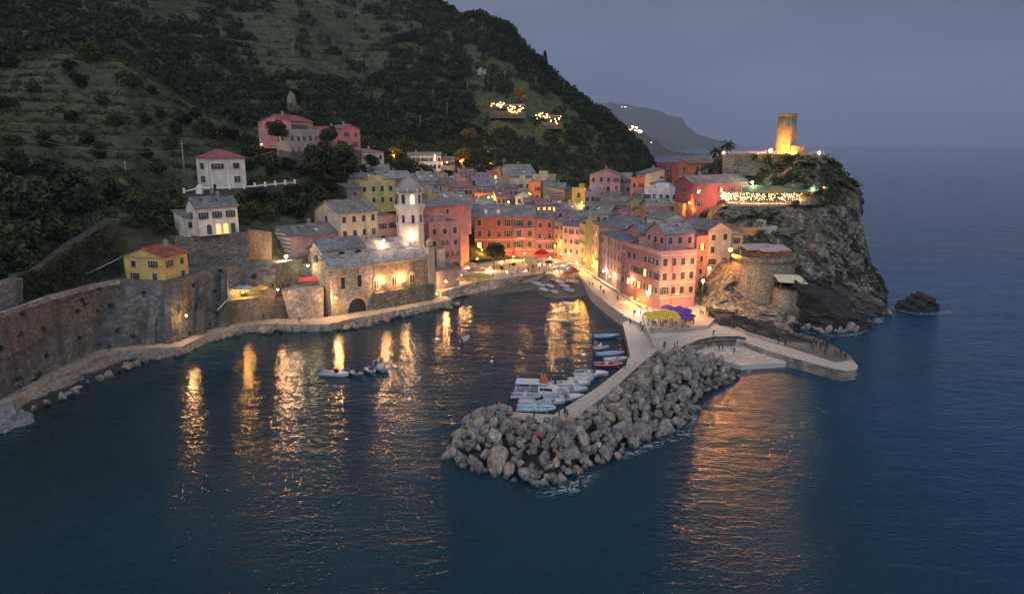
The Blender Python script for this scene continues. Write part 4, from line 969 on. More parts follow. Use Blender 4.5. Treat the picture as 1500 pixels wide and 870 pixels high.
house(612,632,258,258,259,6,6,'low pink-grey house above the greenish grey roof',(.44,.32,.32),'gx',SLATEL,1,3,0,0,base=13,rise=1.3)
house(640,656,255,276,277,6,6,'small beige house near the foot of the woods',(.48,.42,.34),'gy',SLATE,1,2,0,0,base=14,rise=1)
house(768,788,296,243,243,6,5,'small plum coloured house above the magenta roof',(.36,.20,.22),'gx',(.24,.17,.19),1,2,0,0,base=5,rise=1.2)
house(704,720,262,296,296,6,6,'ochre lit cube house beside the bright middle lamp',(.60,.42,.18),'flat',SLATE,1,2,0,0,base=13,lit=.3,chim=0)
# --- church
def arch(m,x,z,w,h,y0,y1,mi=0,n=8):
    pr=[(-w/2,0),(w/2,0)]+[(w/2*math.cos(math.pi*i/n),h-w/2+w/2*math.sin(math.pi*i/n)) for i in range(n+1)]
    k=len(pr)
    m.add([(x+p[0],y0,z+p[1]) for p in pr]+[(x+p[0],y1,z+p[1]) for p in pr],[tuple(range(k)),tuple(range(k,2*k))[::-1]]+[(i,k+i,k+(i+1)%k,(i+1)%k) for i in range(k)],mi)
def church():
    A=pYz(487,151,1.4); Bv=pYz(629,168.5,1.4); v=Bv-A; W=v.length; rz=math.atan2(v.y,v.x)
    root=empty('church',A,rz,'long grey stone harbour church with two lunette windows and slate roofs','church')
    ch=masonry((.40,.35,.295),.5,.72); h=12.7; d=13
    m=MB(); m.box(0,W,0,d,0,h-1.4); 
    m.add([(0,0,h-1.4),(0,d,h-1.4),(0,d-3.5,h+.8),(0,d/2+1,h+4.1),(0,3.6,h+.9)],[(0,4,3,2,1)])
    m.add([(W,0,h-1.4),(W,d,h-1.4),(W,d/2,h+2.2)],[(0,1,2)])
    m.box(-.25,.35,-.25,d+.2,0,h-1.6)
    m.build('wall',ch,root)
    m=MB(); m.box(W*.42,W+.05,-.16,-.002,4.3,11.2); m.build('stone_facing',masonry((.36,.29,.22),.45),root)
    m=MB(); m.box(W*.40,W+.6,-1.4,-.17,0,4.3); m.build('plinth',masonry((.20,.19,.16),.8),root)
    m=MB()
    m.slab([(-.5,-.5,h-1.45),(W*.9,-.5,h-1.45),(W*.9,3.6,h+.95),(-.5,3.6,h+.95)],.25)
    m.slab([(W*.9+.01,-.5,h-1.45),(W+.5,-.5,h-1.45),(W+.5,3.6,h+.6),(W*.9+.01,3.6,h+.6)],.25)
    r1=m.build('roof',slate(SLATEL),root)
    m=MB(); m.box(.0,W*.42,3.6,d-3.5,h-.5,h+2.2); m.build('clerestory',plaster((.46,.43,.39)),root)
    m=MB(); m.slab([(-.5,3.2,h+2.15),(W*.43,3.2,h+2.15),(W*.43,d/2+1,h+4.4),(-.5,d/2+1,h+4.4)],.22); m.slab([(W*.43,d-2,h+2.0),(-.5,d-2,h+2.0),(-.5,d/2+1.003,h+4.4),(W*.43,d/2+1.003,h+4.4)],.22)
    m.build('roof',slate(SLATE),root)
    m=MB(); m.slab([(W*.43,3.4,h+.9),(W*.88,3.4,h+.9),(W*.88,d/2+1,h+3.1),(W*.43,d/2+1,h+3.1)],.22); m.slab([(W*.88,d,h-.6),(W*.43,d,h-.6),(W*.43,d/2+1.003,h+3.1),(W*.88,d/2+1.003,h+3.1)],.22)
    m.build('roof',slate((.22,.23,.25)),root)
    m=MB()
    for i in range(44): x=i*W/44; m.box(x,x+.28,-.28,-.02,h-2.1,h-1.8)
    m.box(-.1,W+.1,-.34,-.02,h-1.8,h-1.62); m.build('cornice',plain((.5,.45,.38)),root)
    for x in (W*.14,W*.30):
        m=MB(); arch(m,0,0,1.9,1.05,-.08,.0); m.build('lunette_window',GLASS,root,(x+1.2,3.57,h+.55))
    for x in (W*.115,W*.275): 
        m=MB(); m.box(-.45,.45,-.07,-.01,0,2.7); o=m.build('window',GLASS,root,(x,0,6.2)); f=MB(); f.box(-.6,.6,-.11,-.075,-.18,-.01); f.box(-.6,.6,-.11,-.075,2.71,2.85); ff=f.build('frame',plain((.5,.44,.38))); ff.parent=o
    for x in (.435,.62,.81):
        m=MB(); arch(m,-.32,0,.5,2.0,-.24,-.17); arch(m,.32,0,.5,2.0,-.24,-.17); o=m.build('window',DARK,root,(W*x,0,5.2))
        f=MB(); arch(f,0,-.12,1.5,2.9,-.20,-.165); f.box(-.06,.06,-.27,-.16,0,2.0); ff=f.build('frame',plain((.52,.42,.32))); ff.parent=o
    m=MB(); arch(m,0,0,4.4,3.6,-.30,-.17); m.build('archway',DARK,root,(W*.235,.1,0))
    m=MB(); n=14
    for i in range(n):
        a0=math.pi*i/n; a1=math.pi*(i+.9)/n
        m.add([(r*math.cos(a),yy,1.4+r*math.sin(a)) for yy in (-.42,-.1) for a,r in ((a0,2.2),(a1,2.2),(a1,2.85),(a0,2.85))],[(0,1,2,3),(4,7,6,5),(0,4,5,1),(1,5,6,2),(2,6,7,3),(3,7,4,0)])
    m.build('arch_stones',plain((.42,.38,.33)),root,(W*.235,0,0))
    # west gable details
    m=MB(); arch(m,0,0,1.6,1.5,-.05,0); m.build('round_window',DARK,root,(-.27,d/2,h-.8),(0,0,-math.pi/2))
    # right end tower stub and low extension
    m=MB(); m.box(W-.2,W+1.6,-.5,1.6,0,h+.8); m.lathe([(.75,h+.8),(.8,h+2.0),(.5,h+2.6),(.1,h+3)],12,(W+.7,.5,0)); m.build('buttress',plaster((.44,.37,.30)),root)
    return root,W,rz,A
CH,CW,CRZ,CA=church()
house(638,672,398,176,182,8,9,'low beige lean-to building at the right end of the church',(.44,.38,.32),'shed',(.24,.22,.21),0,1,0,0,base=1.6,rise=1,chim=0)
house(640,652,370,180,181,12,5,'narrow beige stair house against the tall pink corner house',(.46,.40,.34),'flat',SLATE,0,1,0,0,base=1.6,chim=0)
def belltower():
    c=pY(600,305,176); root=empty('bell_tower',(c.x,c.y,4),R(22.5),'white octagonal bell tower with grey dome beside the church','bell tower')
    k=lambda y: pY(600,y,176).z-4
    wht=plaster((.72,.66,.60)); n=8
    def oc(r0,z0,r1,z1,mat,nm,extra=None):
        m=MB(); m.lathe([(r0,z0),(r1,z1)],8,smooth=False); return m.build(nm,mat,root)
    r=3.55
    oc(r,0,r-.02,k(328),wht,'lower_shaft')
    oc(r+.35,k(328),r+.35,k(327),wht,'cornice')
    oc(r-.1,k(327),r-.1,k(310),wht,'middle_stage')
    m=MB(); m.lathe([(r-.1,k(310)),(r+.45,k(304)),(r+.55,k(300)),(r+.1,k(299.5))],8,smooth=False); m.build('cornice',wht,root)
    oc(r-.35,k(299.5),r-.35,k(284),wht,'belfry')
    m=MB(); m.lathe([(r-.3,k(284)),(r+.05,k(283)),(r+.05,k(282)),(r-.3,k(282)+.02)],8,smooth=False); m.build('cornice',wht,root)
    z0=k(282); H=k(261)-z0; m=MB(); m.lathe([((r-.35)*math.cos(t)**.9+.02,z0+.03+H*math.sin(t)) for t in [R(a) for a in (0,12,24,36,48,60,70,80)]]+[(.5,z0+H),(.45,z0+H+.9),(.05,z0+H+1.6)],16)
    m.build('dome',plaster((.33,.31,.30)),root)
    ls=emit((1,.68,.28),3.0)
    for i in range(8):
        a=2*math.pi*i/8
        for (zz,hh,rr,ww,nm) in ((k(325),2.0,r-.1,.8,'window'),(k(297.5),2.3,r-.35,1.0,'bell_opening')):
            m=MB(); arch(m,0,0,ww,hh,-.03,.03); ap=rr*math.cos(math.pi/8)
            front=i in (5,6)
            m.build(nm,ls if (front and ((nm=='bell_opening' and i==6) )) else DARK,root,((ap+.02)*math.cos(a),(ap+.02)*math.sin(a),zz),(0,0,a+math.pi/2))
        m=MB(); m.lathe([(.22,0),(.18,.5),(.25,.55),(.05,1.2)],8); m.build('pinnacle',wht,root,((r-.2)*math.cos(a+math.pi/8),(r-.2)*math.sin(a+math.pi/8),k(282)))
    return root
belltower()
# chapel shrine on hill
c=pY(428,160,262); root=empty('chapel',(c.x,c.y,c.z-1),0,'tiny stone chapel tower alone on the wooded hillside','chapel')
m=MB(); m.lathe([(1.7,0),(1.6,4.5),(1.2,6),(.5,7),(.1,7.4)],12); m.build('tower',STONE2,root); m=MB(); arch(m,0,0,1.0,1.8,-.08,.02); m.build('opening',DARK,root,(0,-1.62,1.2))
# --- castle
c=pYz(1149,206,36.2); root=empty('castle',c,0,'round medieval stone castle tower floodlit orange on the headland','castle')
CST=masonry((.40,.33,.24),.45,.45)
m=MB(); m.lathe([(2.95,0),(2.75,3.5),(2.6,8),(2.62,11.6)],32); m.build('tower',CST,root)
m=MB(); m.lathe([(2.75,11.62),(2.75,12.3),(2.35,12.3),(2.35,11.7)],32); m.build('battlement',CST,root)
m=MB()
for a,z in ((-100,8.6),(-70,5.2),(-120,3.4),(-80,10.3)): m.box(2.62*math.cos(R(a))-.18,2.62*math.cos(R(a))+.18,2.62*math.sin(R(a))-.1,2.62*math.sin(R(a))+.35,z,z+.7)
m.build('window',DARK,root)
m=MB(); m.prism([(.3,-3.6),(4.6,-3.0),(4.9,1.5),(2.3,2.5)],-1,[3.4,3.0,3.2,3.6]); m.prism([(1.5,-5),(5.2,-4.4),(5.3,-2.9),(1.4,-3.3)],-1.5,1.6); m.build('ruined_wall',masonry((.26,.23,.19),.45),root)
strip('castle_wall',[(1062,231),(1090,229.5),(1120,229),(1150,229),(1180,228.5),(1208,230)],0,1,1,STONE,'x') if False else None
wall('castle_wall',[pYz(1058,202,31),pYz(1100,201,31),pYz(1150,198,31),pYz(1212,196,31)],[pYz(1058,203,37),pYz(1100,202,37),pYz(1150,199.5,37.1),pYz(1212,197.5,36.8)],.8,masonry((.22,.20,.16),.5,.5),'old curtain wall enclosing the castle terrace','castle wall',8,.2)
m=MB()
L_=[pYz(x,203.2,37) for x in range(1062,1212,6)]
for i,p in enumerate(L_): m.tube(p-Vector((0,0,.2)),p+Vector((0,0,.9)),.04,n=5)
for i in range(len(L_)-1):
    for z in (.45,.85): m.tube(L_[i]+Vector((0,0,z)),L_[i+1]+Vector((0,0,z)),.03,n=4,caps=False)
tag(m.build('railing',WHITE),'thin white railing along the castle terrace edge','railing')
# ---------------------------------------------------------------- lamps
WARM=(1,.50,.18); SOD=(1,.36,.05); PEACH=(1,.60,.33); GOLD=(1,.46,.09); WHT=(1,.80,.60); GRN=(.75,1,.45)
LANT={}; LK=4.2
def light_at(parent,loc,P,col,r=.25):
    k=(round(P),col)
    if k not in LANT:
        l=bpy.data.lights.new('bulb','POINT'); l.energy=P*LK; l.color=col; l.shadow_soft_size=r; LANT[k]=l
    o=bpy.data.objects.new('bulb',LANT[k]); C.objects.link(o); o.parent=parent; o.location=loc; return o
_LM={}
def lamp(px,py,Y,P,col,label,kind='wall',hgt=4,group=None,eb=14,gr=.22):
    p=pY(px,py,Y)
    nm='street_lamp' if kind=='post' else ('floodlight' if kind=='flood' else 'wall_lamp')
    key=(kind,col,round(hgt,1),eb,gr)
    root=empty(nm,p if kind!='post' else (p.x,p.y,p.z-hgt),0,label,{'post':'street lamp','wall':'wall lamp','flood':'floodlight'}[kind],group)
    if key not in _LM:
        g=MB(); g.lathe([(gr*math.sin(R(a)),-gr*math.cos(R(a))) for a in (8,40,70,90,110,140,172)],10)
        G=g.mesh('lantern',emit(col,eb)); b=MB()
        if kind=='post':
            b.tube((0,0,0),(0,0,hgt-gr*.9),.07,.045); b.lathe([(.16,0),(.14,.3),(.07,.5)],8)
        elif kind=='wall': b.tube((0,.5,.25),(0,0,.3),.03,n=5); b.box(-.08,.08,.45,.52,.1,.4); b.lathe([(.05,.3),(.24,.2),(.24,.17)],8)
        else: b.box(-.25,.25,-.1,.15,-.32,-.22); b.box(-.04,.04,-.04,.04,-.9,-.3)
        _LM[key]=(G,b.mesh({'post':'pole','wall':'bracket','flood':'base'}[kind],IRON))
    G,Bm=_LM[key]
    link({'post':'pole','wall':'bracket','flood':'base'}[kind],Bm,root)
    z=hgt if kind=='post' else 0
    link('lantern',G,root,(0,0,z))
    light_at(root,(0,-.35,z+(.35 if kind=='flood' else 0)),P,col)
    return root
lamp(492,436,149.5,700,WARM,'wall lamp on the front left corner of the grey church',eb=20)
lamp(562,414,158.6,420,WARM,'floodlight on the church plinth below the middle twin window','flood')
lamp(592,410.5,162.2,420,WARM,'floodlight on the church plinth nearest the stone buttress','flood')
lamp(419,376,154.5,900,PEACH,'very bright lamp beside the striped end wall of the pink house','wall',eb=40,gr=.35)
lamp(407,424,146.6,380,WARM,'lamp on the corner of the parasol terrace wall')
lamp(356,428,147.0,380,GOLD,'floodlight shining up the stone wall behind the parasol terrace','flood')
lamp(273,462,130.2,420,WARM,'lamp low on the big retaining wall beside the red parasol')
lamp(451,389,155.5,110,(1,.92,.42),'greenish lamp by the arched niche below the pink house')
lamp(653,412,174.5,450,WARM,'lamp on the beige stair house near the quay end')
lamp(640,430,172,150,GOLD,'low lamp where the footpath meets the quay','post',3)
lamp(600,352,171.0,230,PEACH,'floodlight on the church roof at the foot of the bell tower','flood')
lamp(562,352,166,350,PEACH,'lamp lighting the cream house walls behind the church')
lamp(520,354,163,350,WARM,'lamp in the alley between church and cream house')
# square
SQL=[(699,379,205,900,GOLD,'post'),(685,392,192,500,WARM,'post'),(676,402,186,260,WARM,'post'),(718,392,203,500,WARM,'post'),(735,383,219,500,SOD,'wall'),(752,376,222.8,520,SOD,'wall'),
 (768,371,222.8,620,GOLD,'wall'),(790,385,215,420,WARM,'post'),(806,378,217,420,WARM,'post'),(813,360,223,620,GOLD,'wall'),(822,372,217,520,GOLD,'wall'),
 (833,371,212.5,700,PEACH,'wall'),(845,385,205,560,GOLD,'post'),(857,381,200,560,GOLD,'wall'),(868,389,197,420,WARM,'wall'),(815,398,199,420,WARM,'post'),(770,397,203,380,PEACH,'post'),(742,398,202,320,PEACH,'post'),(706,366,221,500,SOD,'wall'),(696,340,226,380,GOLD,'wall')]
SQN=['left corner of the deep red house','edge of the left café parasols','quay end beside the tall pink house','foot of the round square tree','left part of the deep red house front','middle of the deep red house front','seam between the two red fronts','red parasol café','right end of the café tables','shadowed corner beside the magenta front','brown shadowed house','slim pink gable house','mouth of the olive lane','foot of the olive house','tan squeezed house','top of the slipway','open middle of the square','quay edge right of the round tree','alley left of the deep red house','high in the alley behind the pink corner house']
for a,nm in zip(SQL,SQN):
    lamp(a[0],a[1],a[2],a[3]*.85,a[4],('street lamp' if a[5]=='post' else 'wall lamp')+' at the '+nm,a[5],3.6)
lamp(884,397,186,350,PEACH,'wall lamp at the far end of the lilac waterfront row')
lamp(893,405,180,300,WARM,'wall lamp on the lilac house above the promenade bend')
lamp(921,410,165,320,WARM,'wall lamp where lilac house meets shade-painted side wall')
lamp(925,436,160.8,320,SOD,'first small lamp beside a low door of the shade-painted side wall',gr=.18)
lamp(934,438,158.5,320,SOD,'second small lamp beside a low door of the shade-painted side wall',gr=.18)
lamp(950,429,150.0,2200,WHT,'dazzling white street lamp at the corner of the promenade and the pier café','post',5.2,eb=160,gr=.42)
lamp(1039,393,154.5,700,WARM,'tall post lamp with orange glow beside the peach gabled house, upper one','post',6,eb=40,gr=.3)
lamp(1030,411,152.5,850,WARM,'post lamp beside the coral house, lower one','post',5,eb=40,gr=.3)
lamp(1070,366,161.5,2400,SOD,'bright sodium lamp on the right edge of the peach gabled house','wall',eb=70,gr=.38)
lamp(992,430,151,700,SOD,'wall lamp on the coral corner house above the purple parasols')
lamp(1010,297,188,360,SOD,'lamp beside the bright orange cube house')
lamp(1015,306,188,200,SOD,'small lamp below the orange cube house'); lamp(937,290,232,500,SOD,'lamp at the foot of the orange-red house')
lamp(964,333,185,300,SOD,'lamp on the narrow orange house left of the cream cottage')
lamp(776,284,258,500,SOD,'lamp in front of the glowing orange narrow house'); lamp(852,297,240,620,GOLD,'bright lamp below the lemon yellow cube house')
lamp(708,263,300,900,GOLD,'bright lamp in the middle of the back village'); lamp(690,285,257,500,SOD,'lamp on the lane below the orange-red back house')
lamp(716,289,258,600,GOLD,'lamp on the lane in front of the peach shuttered house'); lamp(745,296,248,300,WARM,'lamp beside the plum roofed house')
lamp(698,229,342,700,PEACH,'lamp left of the white lit terrace house'); lamp(716,223,352,300,PEACH,'lamp above the white lit terrace house')
lamp(723,227,350,300,PEACH,'lamp right of the white lit terrace house'); lamp(720,241,326,500,SOD,'orange lamp on the corner of the coral back house')
lamp(637,228,288,300,PEACH,'lamp at the right end of the long cream house','post',4); lamp(655,238,290,200,WARM,'lamp before the lit stone annex')
lamp(383,212,206,160,GOLD,'small lamp between the hill villas') ; lamp(1102,267,194,500,GRN,'pale green-white lamp behind the cliff restaurant',eb=40,gr=.3)
lamp(1190,277,186,160,GRN,'small greenish lamp at the right end of the cliff restaurant'); lamp(1207,275,186,120,WARM,'small warm lamp on the cliff right of the restaurant')
lamp(1129,221,201.5,3000,SOD,'blazing orange floodlight left of the castle tower','flood',eb=120,gr=.42)
lamp(1160,225,201.5,900,SOD,'floodlight to the right below the castle tower','flood',eb=12); lamp(1200,224,199,420,WARM,'lamp at the right end of the castle terrace','post',2,eb=60,gr=.35)
lamp(1060,224,206,650,SOD,'lamp between the palms and the castle railing','post',2,eb=50,gr=.32)
lamp(689,198,374,1000,SOD,'lamp inside the upper orange-lit tree','post',3); lamp(676,236,305,1300,SOD,'lamp inside the lower orange-lit tree','post',4)
lamp(577,228,262,900,SOD,'orange lamp under the dark tree beside the cream farmhouse','post',3)
lamp(700,183,395,160,WHT,'white lamp beside the dark square tower house','post',4); lamp(709,158,428,160,WHT,'white lamp left of the lit hill terraces','post',4)
lamp(761,136,438,350,GOLD,'lamp in the tree above the lit hill terraces','post',3)
# strings of small bulbs, hill terraces and far village
def bulbs(name,ptsl,col,s,r,label,cat,Ys,light=None):
    m=MB()
    for i,(x,y) in enumerate(ptsl):
        p=pY(x,y,Ys if not callable(Ys) else Ys(i)); m.lathe([(r*math.sin(R(a)),-r*math.cos(R(a))) for a in (15,60,90,120,165)],6,p)
    o=m.build(name,emit(col,s)); tag(o,label,cat)
    return o
rb=random.Random(3)
_dep=HP[...,1]*CP-(HP[...,2]-H0)*SP; _up=HP[...,1]*SP+(HP[...,2]-H0)*CP
GS=np.stack([750+1000*HP[...,0]/_dep,435-1000*_up/_dep],-1)
def HILLY(x,y):
    m_=(abs(GS[...,0]-x)<4)&(abs(GS[...,1]-y)<4); return float(HP[m_][:,1].min()) if m_.any() else 430.
print('hilly',HILLY(745,165),HILLY(803,179),HILLY(689,205),HILLY(706,185))
for (x0,x1,y0,y1,n,lab) in ((719,768,147,160,44,'long hill restaurant terrace hung with many small warm lights'),(785,822,160,176,30,'smaller hill terrace on the right with a curve of warm lights')):
    YT=HILLY((x0+x1)/2,y1+3)-7; A=pY(x0,y1+3,YT); Bq=pY(x1,y1+3,YT); root=empty('hill_terrace',(A.x,A.y,A.z),0,lab,'terrace restaurant')
    W_=Bq.x-A.x; m=MB(); m.box(-1,W_+1,-1,9,-4,0); m.build('terrace_wall',STONED,root)
    m=MB()
    for i in range(9): m.tube((W_*i/8,-.5,0),(W_*i/8,-.5,3),.08,n=5)
    m.build('post',WOOD,root); m=MB(); m.slab([(-.5,1.0,3.3),(W_+.5,1,3.3),(W_+.5,8,4.3),(-.5,8,4.3)],.15); m.build('roof',plain((.25,.2,.15)),root)
    g=MB()
    for i in range(n):
        x=W_*rb.random(); z=2.6+1.6*math.sin(x/W_*math.pi*2)+rb.uniform(-2.2,1.2); rr=rb.uniform(.2,.42)
        g.lathe([(rr*math.sin(R(a)),-rr*math.cos(R(a))) for a in (15,60,90,120,165)],6,(x,-1.2-rb.random()*2,z))
    g.build('string_lights',emit((1,.52,.2),9),root)
    for i in range(3): light_at(root,(W_*(i+.5)/3,-2.5,3.5),260,SOD)
m=MB()
for i in range(26):
    x=rb.gauss(930,7); y=187+abs(x-925)*.35+rb.uniform(-3,4); p=pY(x,y,2560); s=rb.uniform(1.2,2.6); m.lathe([(s*.5,-s),(s,0),(s*.5,s)],6,p)
for i in range(5):
    p=pY(955+rb.uniform(-2,2),211+rb.uniform(-2,2),2560); s=1.8; m.lathe([(s*.5,-s),(s,0),(s*.5,s)],6,p)
tag(m.build('village_lights',emit((1,.72,.45),5)),'distant lit windows of the hill village on the nearer headland','village lights',None,'stuff')
m=MB()
for x in (911,915,917): m.lathe([(3,-5),(6,0),(3,5)],6,pY(x,157,7600))
tag(m.build('village_lights',emit((1,.85,.7),3)),'tiny lights on top of the farthest headland','village lights',None,'stuff')
# ---------------------------------------------------------------- cliff restaurant
def restaurant():
    c=pYz(1120,186,24.4); root=empty('restaurant',c,0,'cliff-edge restaurant terrace with green canopy and glowing string lights','restaurant')
    L=[pYz(1063,187,24.4),pYz(1066,183.5,24.4),pYz(1085,181.8,24.4),pYz(1115,181.0,24.4),pYz(1150,181.4,24.4),pYz(1180,182,24.4)]
    back=[pYz(1186,194,24.4),pYz(1064,194,24.4)]
    pl=[(p.x-c.x,p.y-c.y) for p in L+back]
    m=MB(); m.prism(pl,-.5,.1); m.build('deck',plain((.40,.30,.24)),root)
    w_=MB(); w_.prism([(p[0]*.985,p[1]*.98+.1) for p in pl],-6.5,-.51); w_.build('wall',masonry((.26,.23,.19),.7,.6),root)
    r_=MB(); fine=[]
    for i in range(len(L)-1):
        for q in range(8): fine.append(L[i].lerp(L[i+1],q/8)-c)
    for p in fine: r_.tube(p+Vector((0,0,.1)),p+Vector((0,0,1.1)),.035,n=5)
    for i in range(len(fine)-1):
        for z in (.6,1.1): r_.tube(fine[i]+Vector((0,0,z)),fine[i+1]+Vector((0,0,z)),.03,n=4,caps=False)
    r_.build('railing',WHITE,root)
    po=MB()
    for p in fine[::3]: po.tube(p+Vector((0,.3,.1)),p+Vector((0,.3,3.0)),.07,n=6)
    po.build('post',WOOD,root)
    cn=MB(); cp=[pYz(1074,184,0),pYz(1100,182.4,0),pYz(1140,182.2,0),pYz(1174,183.5,0),pYz(1172,192,0),pYz(1120,194,0),pYz(1082,192,0)]
    cn.prism([(p.x-c.x,p.y-c.y) for p in cp],[2.9,2.8,2.9,3.0,4.2,4.3,4.2],[3.02,2.92,3.02,3.12,4.32,4.42,4.32]); cn.build('canopy',plain((.06,.13,.10)),root)
    sl_=MB()
    for k,p in enumerate(fine):
        for q in range(6):
            s=rb.uniform(.06,.12); v=p+Vector((rb.uniform(-.4,.4),.2+rb.random()*4.5,rb.uniform(.9,2.7))); sl_.lathe([(s*.5,-s),(s,0),(s*.5,s)],6,v)
    sl_.build('string_lights',emit((1,.50,.24),11),root)
    for k in range(6): p=fine[min(len(fine)-1,3+k*7)]; light_at(root,(p.x,p.y+1.6,1.9),330,(1,.48,.22))
    return root,c
    # tables and guests' chairs along the rail
    return root,c
REST,RC=restaurant()
# ---------------------------------------------------------------- people
def person_mesh(pose):
    bm=bmesh.new(); sk=bm.verts.layers.skin.verify()
    def v(co,r):
        x=bm.verts.new(co); x[sk].radius=(r,r*.9); return x
    def e(a,b): bm.edges.new((a,b))
    sit=pose=='sit'; walk={'stand':.0,'walk':.22,'sit':0}[pose]
    hz=.95 if not sit else .52
    pel=v((0,0,hz),.15); ch=v((0,0.01,hz+.25),.145); sh=v((0,.02,hz+.45),.15); nk=v((0,.01,hz+.56),.06); hd=v((0,-.01,hz+.68),.095); ht=v((0,-.005,hz+.78),.075)
    e(pel,ch);e(ch,sh);e(sh,nk);e(nk,hd);e(hd,ht)
    for s in (-1,1):
        hp=v((.10*s,0,hz-.05),.10)
        if sit: kn=v((.12*s,-.42,hz),.065); an=v((.12*s,-.44,.08),.045)
        else: kn=v((.11*s,-.02-walk*s*.5,.5),.065); an=v((.11*s,.0-walk*s*1.1+.04,.09),.045)
        ft=v((an.co.x,an.co.y-.15,.04),.04)
        e(pel,hp);e(hp,kn);e(kn,an);e(an,ft)
        so=v((.19*s,.02,hz+.44),.062); el=v((.25*s,.03+walk*s*.4,hz+.16),.045)
        wr=v((.24*s,-.08+walk*s*.8 if not sit else -.25,hz-.06 if not sit else hz+.12),.033); hn=v((.24*s,wr.co.y-.04,wr.co.z-.09 if not sit else wr.co.z),.04)
        e(sh,so);e(so,el);e(el,wr);e(wr,hn)
    me=bpy.data.meshes.new('t'); bm.to_mesh(me); bm.free()
    o=bpy.data.objects.new('t',me); C.objects.link(o)
    md=o.modifiers.new('s','SKIN'); md.use_smooth_shade=True; o.modifiers.new('u','SUBSURF').levels=1
    me.skin_vertices[0].data[0].use_root=True
    dg=bpy.context.evaluated_depsgraph_get(); dg.update()
    m2=bpy.data.meshes.new_from_object(o.evaluated_get(dg)); bpy.data.objects.remove(o)
    idx=[]
    for p in m2.polygons:
        c=p.center; r=0
        if c.z>hz+.70 or (c.z>hz+.60 and c.y>.03): r=3
        elif c.z>hz+.54: r=2
        elif c.z>hz+.02 and abs(c.x)<.22: r=1
        elif c.z>hz+.2: r=1
        elif abs(c.x)>.20 and (c.z>hz-.25): r=2
        elif c.z<.10: r=3
        idx.append(r)
    m2.polygons.foreach_set('material_index',idx); return m2
POSES={k:person_mesh(k) for k in('stand','walk','sit')}
SKIN=plain((.42,.26,.19),.6); HAIR=plain((.05,.035,.03),.7)
CLOTH=[(.55,.55,.55),(.06,.07,.10),(.35,.06,.06),(.10,.16,.30),(.60,.55,.45),(.03,.03,.03)]; CN=['white','navy','dark red','blue','beige','black']
_P={}
def person(loc,rz,pose,ci,label,group):
    k=(pose,ci)
    if k not in _P:
        m=POSES[pose].copy(); m.name='person'; m.materials.clear()
        for x in (plain([(.04,.04,.05),(.09,.08,.075),(.03,.035,.05)][ci%3]),plain(CLOTH[ci]),SKIN,HAIR): m.materials.append(x)
        _P[k]=m
    o=link('person',_P[k],None,loc,(0,0,rz),.84); tag(o,label,'person',group); return o
rp=random.Random(11)
def crowd(l,z,where,group,poses=('stand','walk'),cis=(0,1,2,3,4,5)):
    for (x,y) in l:
        ci=rp.choice(cis); ps=rp.choice(poses)
        person(pz(x,y,z),rp.uniform(0,6.28),ps,ci,'person in %s top %s %s'%(CN[ci],{'stand':'standing','walk':'walking','sit':'sitting'}[ps],where),group)
crowd([(746,392),(758,403),(759,398),(774,399),(779,400),(781,396),(739,385),(801,392),(803,391),(800,388),(808,389),(733,396),(722,408),(765,389),(812,399),(797,404),(786,392),(750,406),(790,396)],2.6,'on the paved village square','people strolling on the square')
crowd([(863,418),(868,421),(880,425),(904,440),(905,441),(884,432)],2.6,'on the curved promenade','people on the promenade')
crowd([(928,463),(930,462),(938,463),(1008,473),(1011,474),(1014,472),(1016,476),(1029,464),(1034,463),(1038,466),(1026,462),(1004,475)],2.6,'beside the pier café parasols','people beside the pier café')
crowd([(923,476),(938,480),(941,487),(916,540),(972,512),(974,510),(988,511),(992,509),(1045,492)],2.0,'on the concrete platform or pier road','people on platform and pier road')
crowd([(1053,515),(1058,514),(1075,519)],.9,'on the low pinkish slab','people on the bathing slab')
crowd([(744,608),(782,613),(819,611),(828,610),(831,613),(826,606)],2.0,'near the end of the pier road','people at the pier end')
crowd([(1192,502),(1196,498),(1200,502),(1205,507),(1209,510),(1211,513),(1213,508),(1188,508),(1226,524),(1231,521),(1222,519),(1238,528),(1195,508),(1201,512),(1208,520),(1190,514),(1150,507),(1140,505)],1.95,'at the tip of the rocky platform','people at the platform tip',('stand','walk','sit'),(0,0,4,3,2))
crowd([(308,482),(386,469),(389,468),(436,472),(439,473),(160,514),(55,556),(30,574)],1.7,'on the footpath below the stone walls','people on the coastal footpath')
# ---------------------------------------------------------------- parasols, tables, chairs
_PA={}
def parasol(p,r,col,label,group,h=2.5,rise=.55):
    k=(r,col,h)
    if k not in _PA:
        a=MB(); a.tube((0,0,0),(0,0,h+rise),.035,n=6); a.lathe([(.28,0),(.28,.08),(.06,.12)],10)
        b=MB(); n=8; 
        b.lathe([(.02,h+rise+.05),(r*.5,h+rise*.55+.03),(r,h+.0),(r*1.0,h-.18),(r*.985,h-.18),(r*.98,h-.01),(r*.5,h+rise*.5),(.04,h+rise)],n,smooth=False)
        _PA[k]=(a.mesh('pole',WOOD),b.mesh('canopy',cloth(col)))
    root=empty('parasol',p,rp.uniform(0,.7),label,'parasol',group); link('pole',_PA[k][0],root); link('canopy',_PA[k][1],root); return root
YL=(.88,.68,.12); PU=(.20,.11,.50); CRM=(.70,.58,.42); WHP=(.62,.62,.60); RDP=(.55,.05,.04); GRP=(.30,.33,.24)
def canpos(x,y,z): q=pz(x,y,z+2.9); return Vector((q.x,q.y,z))
for x,y in ((950,458),(962,456),(975,454),(956,463),(968,463),(981,460),(991,463),(972,459),(986,457)): parasol(canpos(x,y-1,2.6),1.35,YL,'yellow parasol over the pier café tables','yellow café parasols')
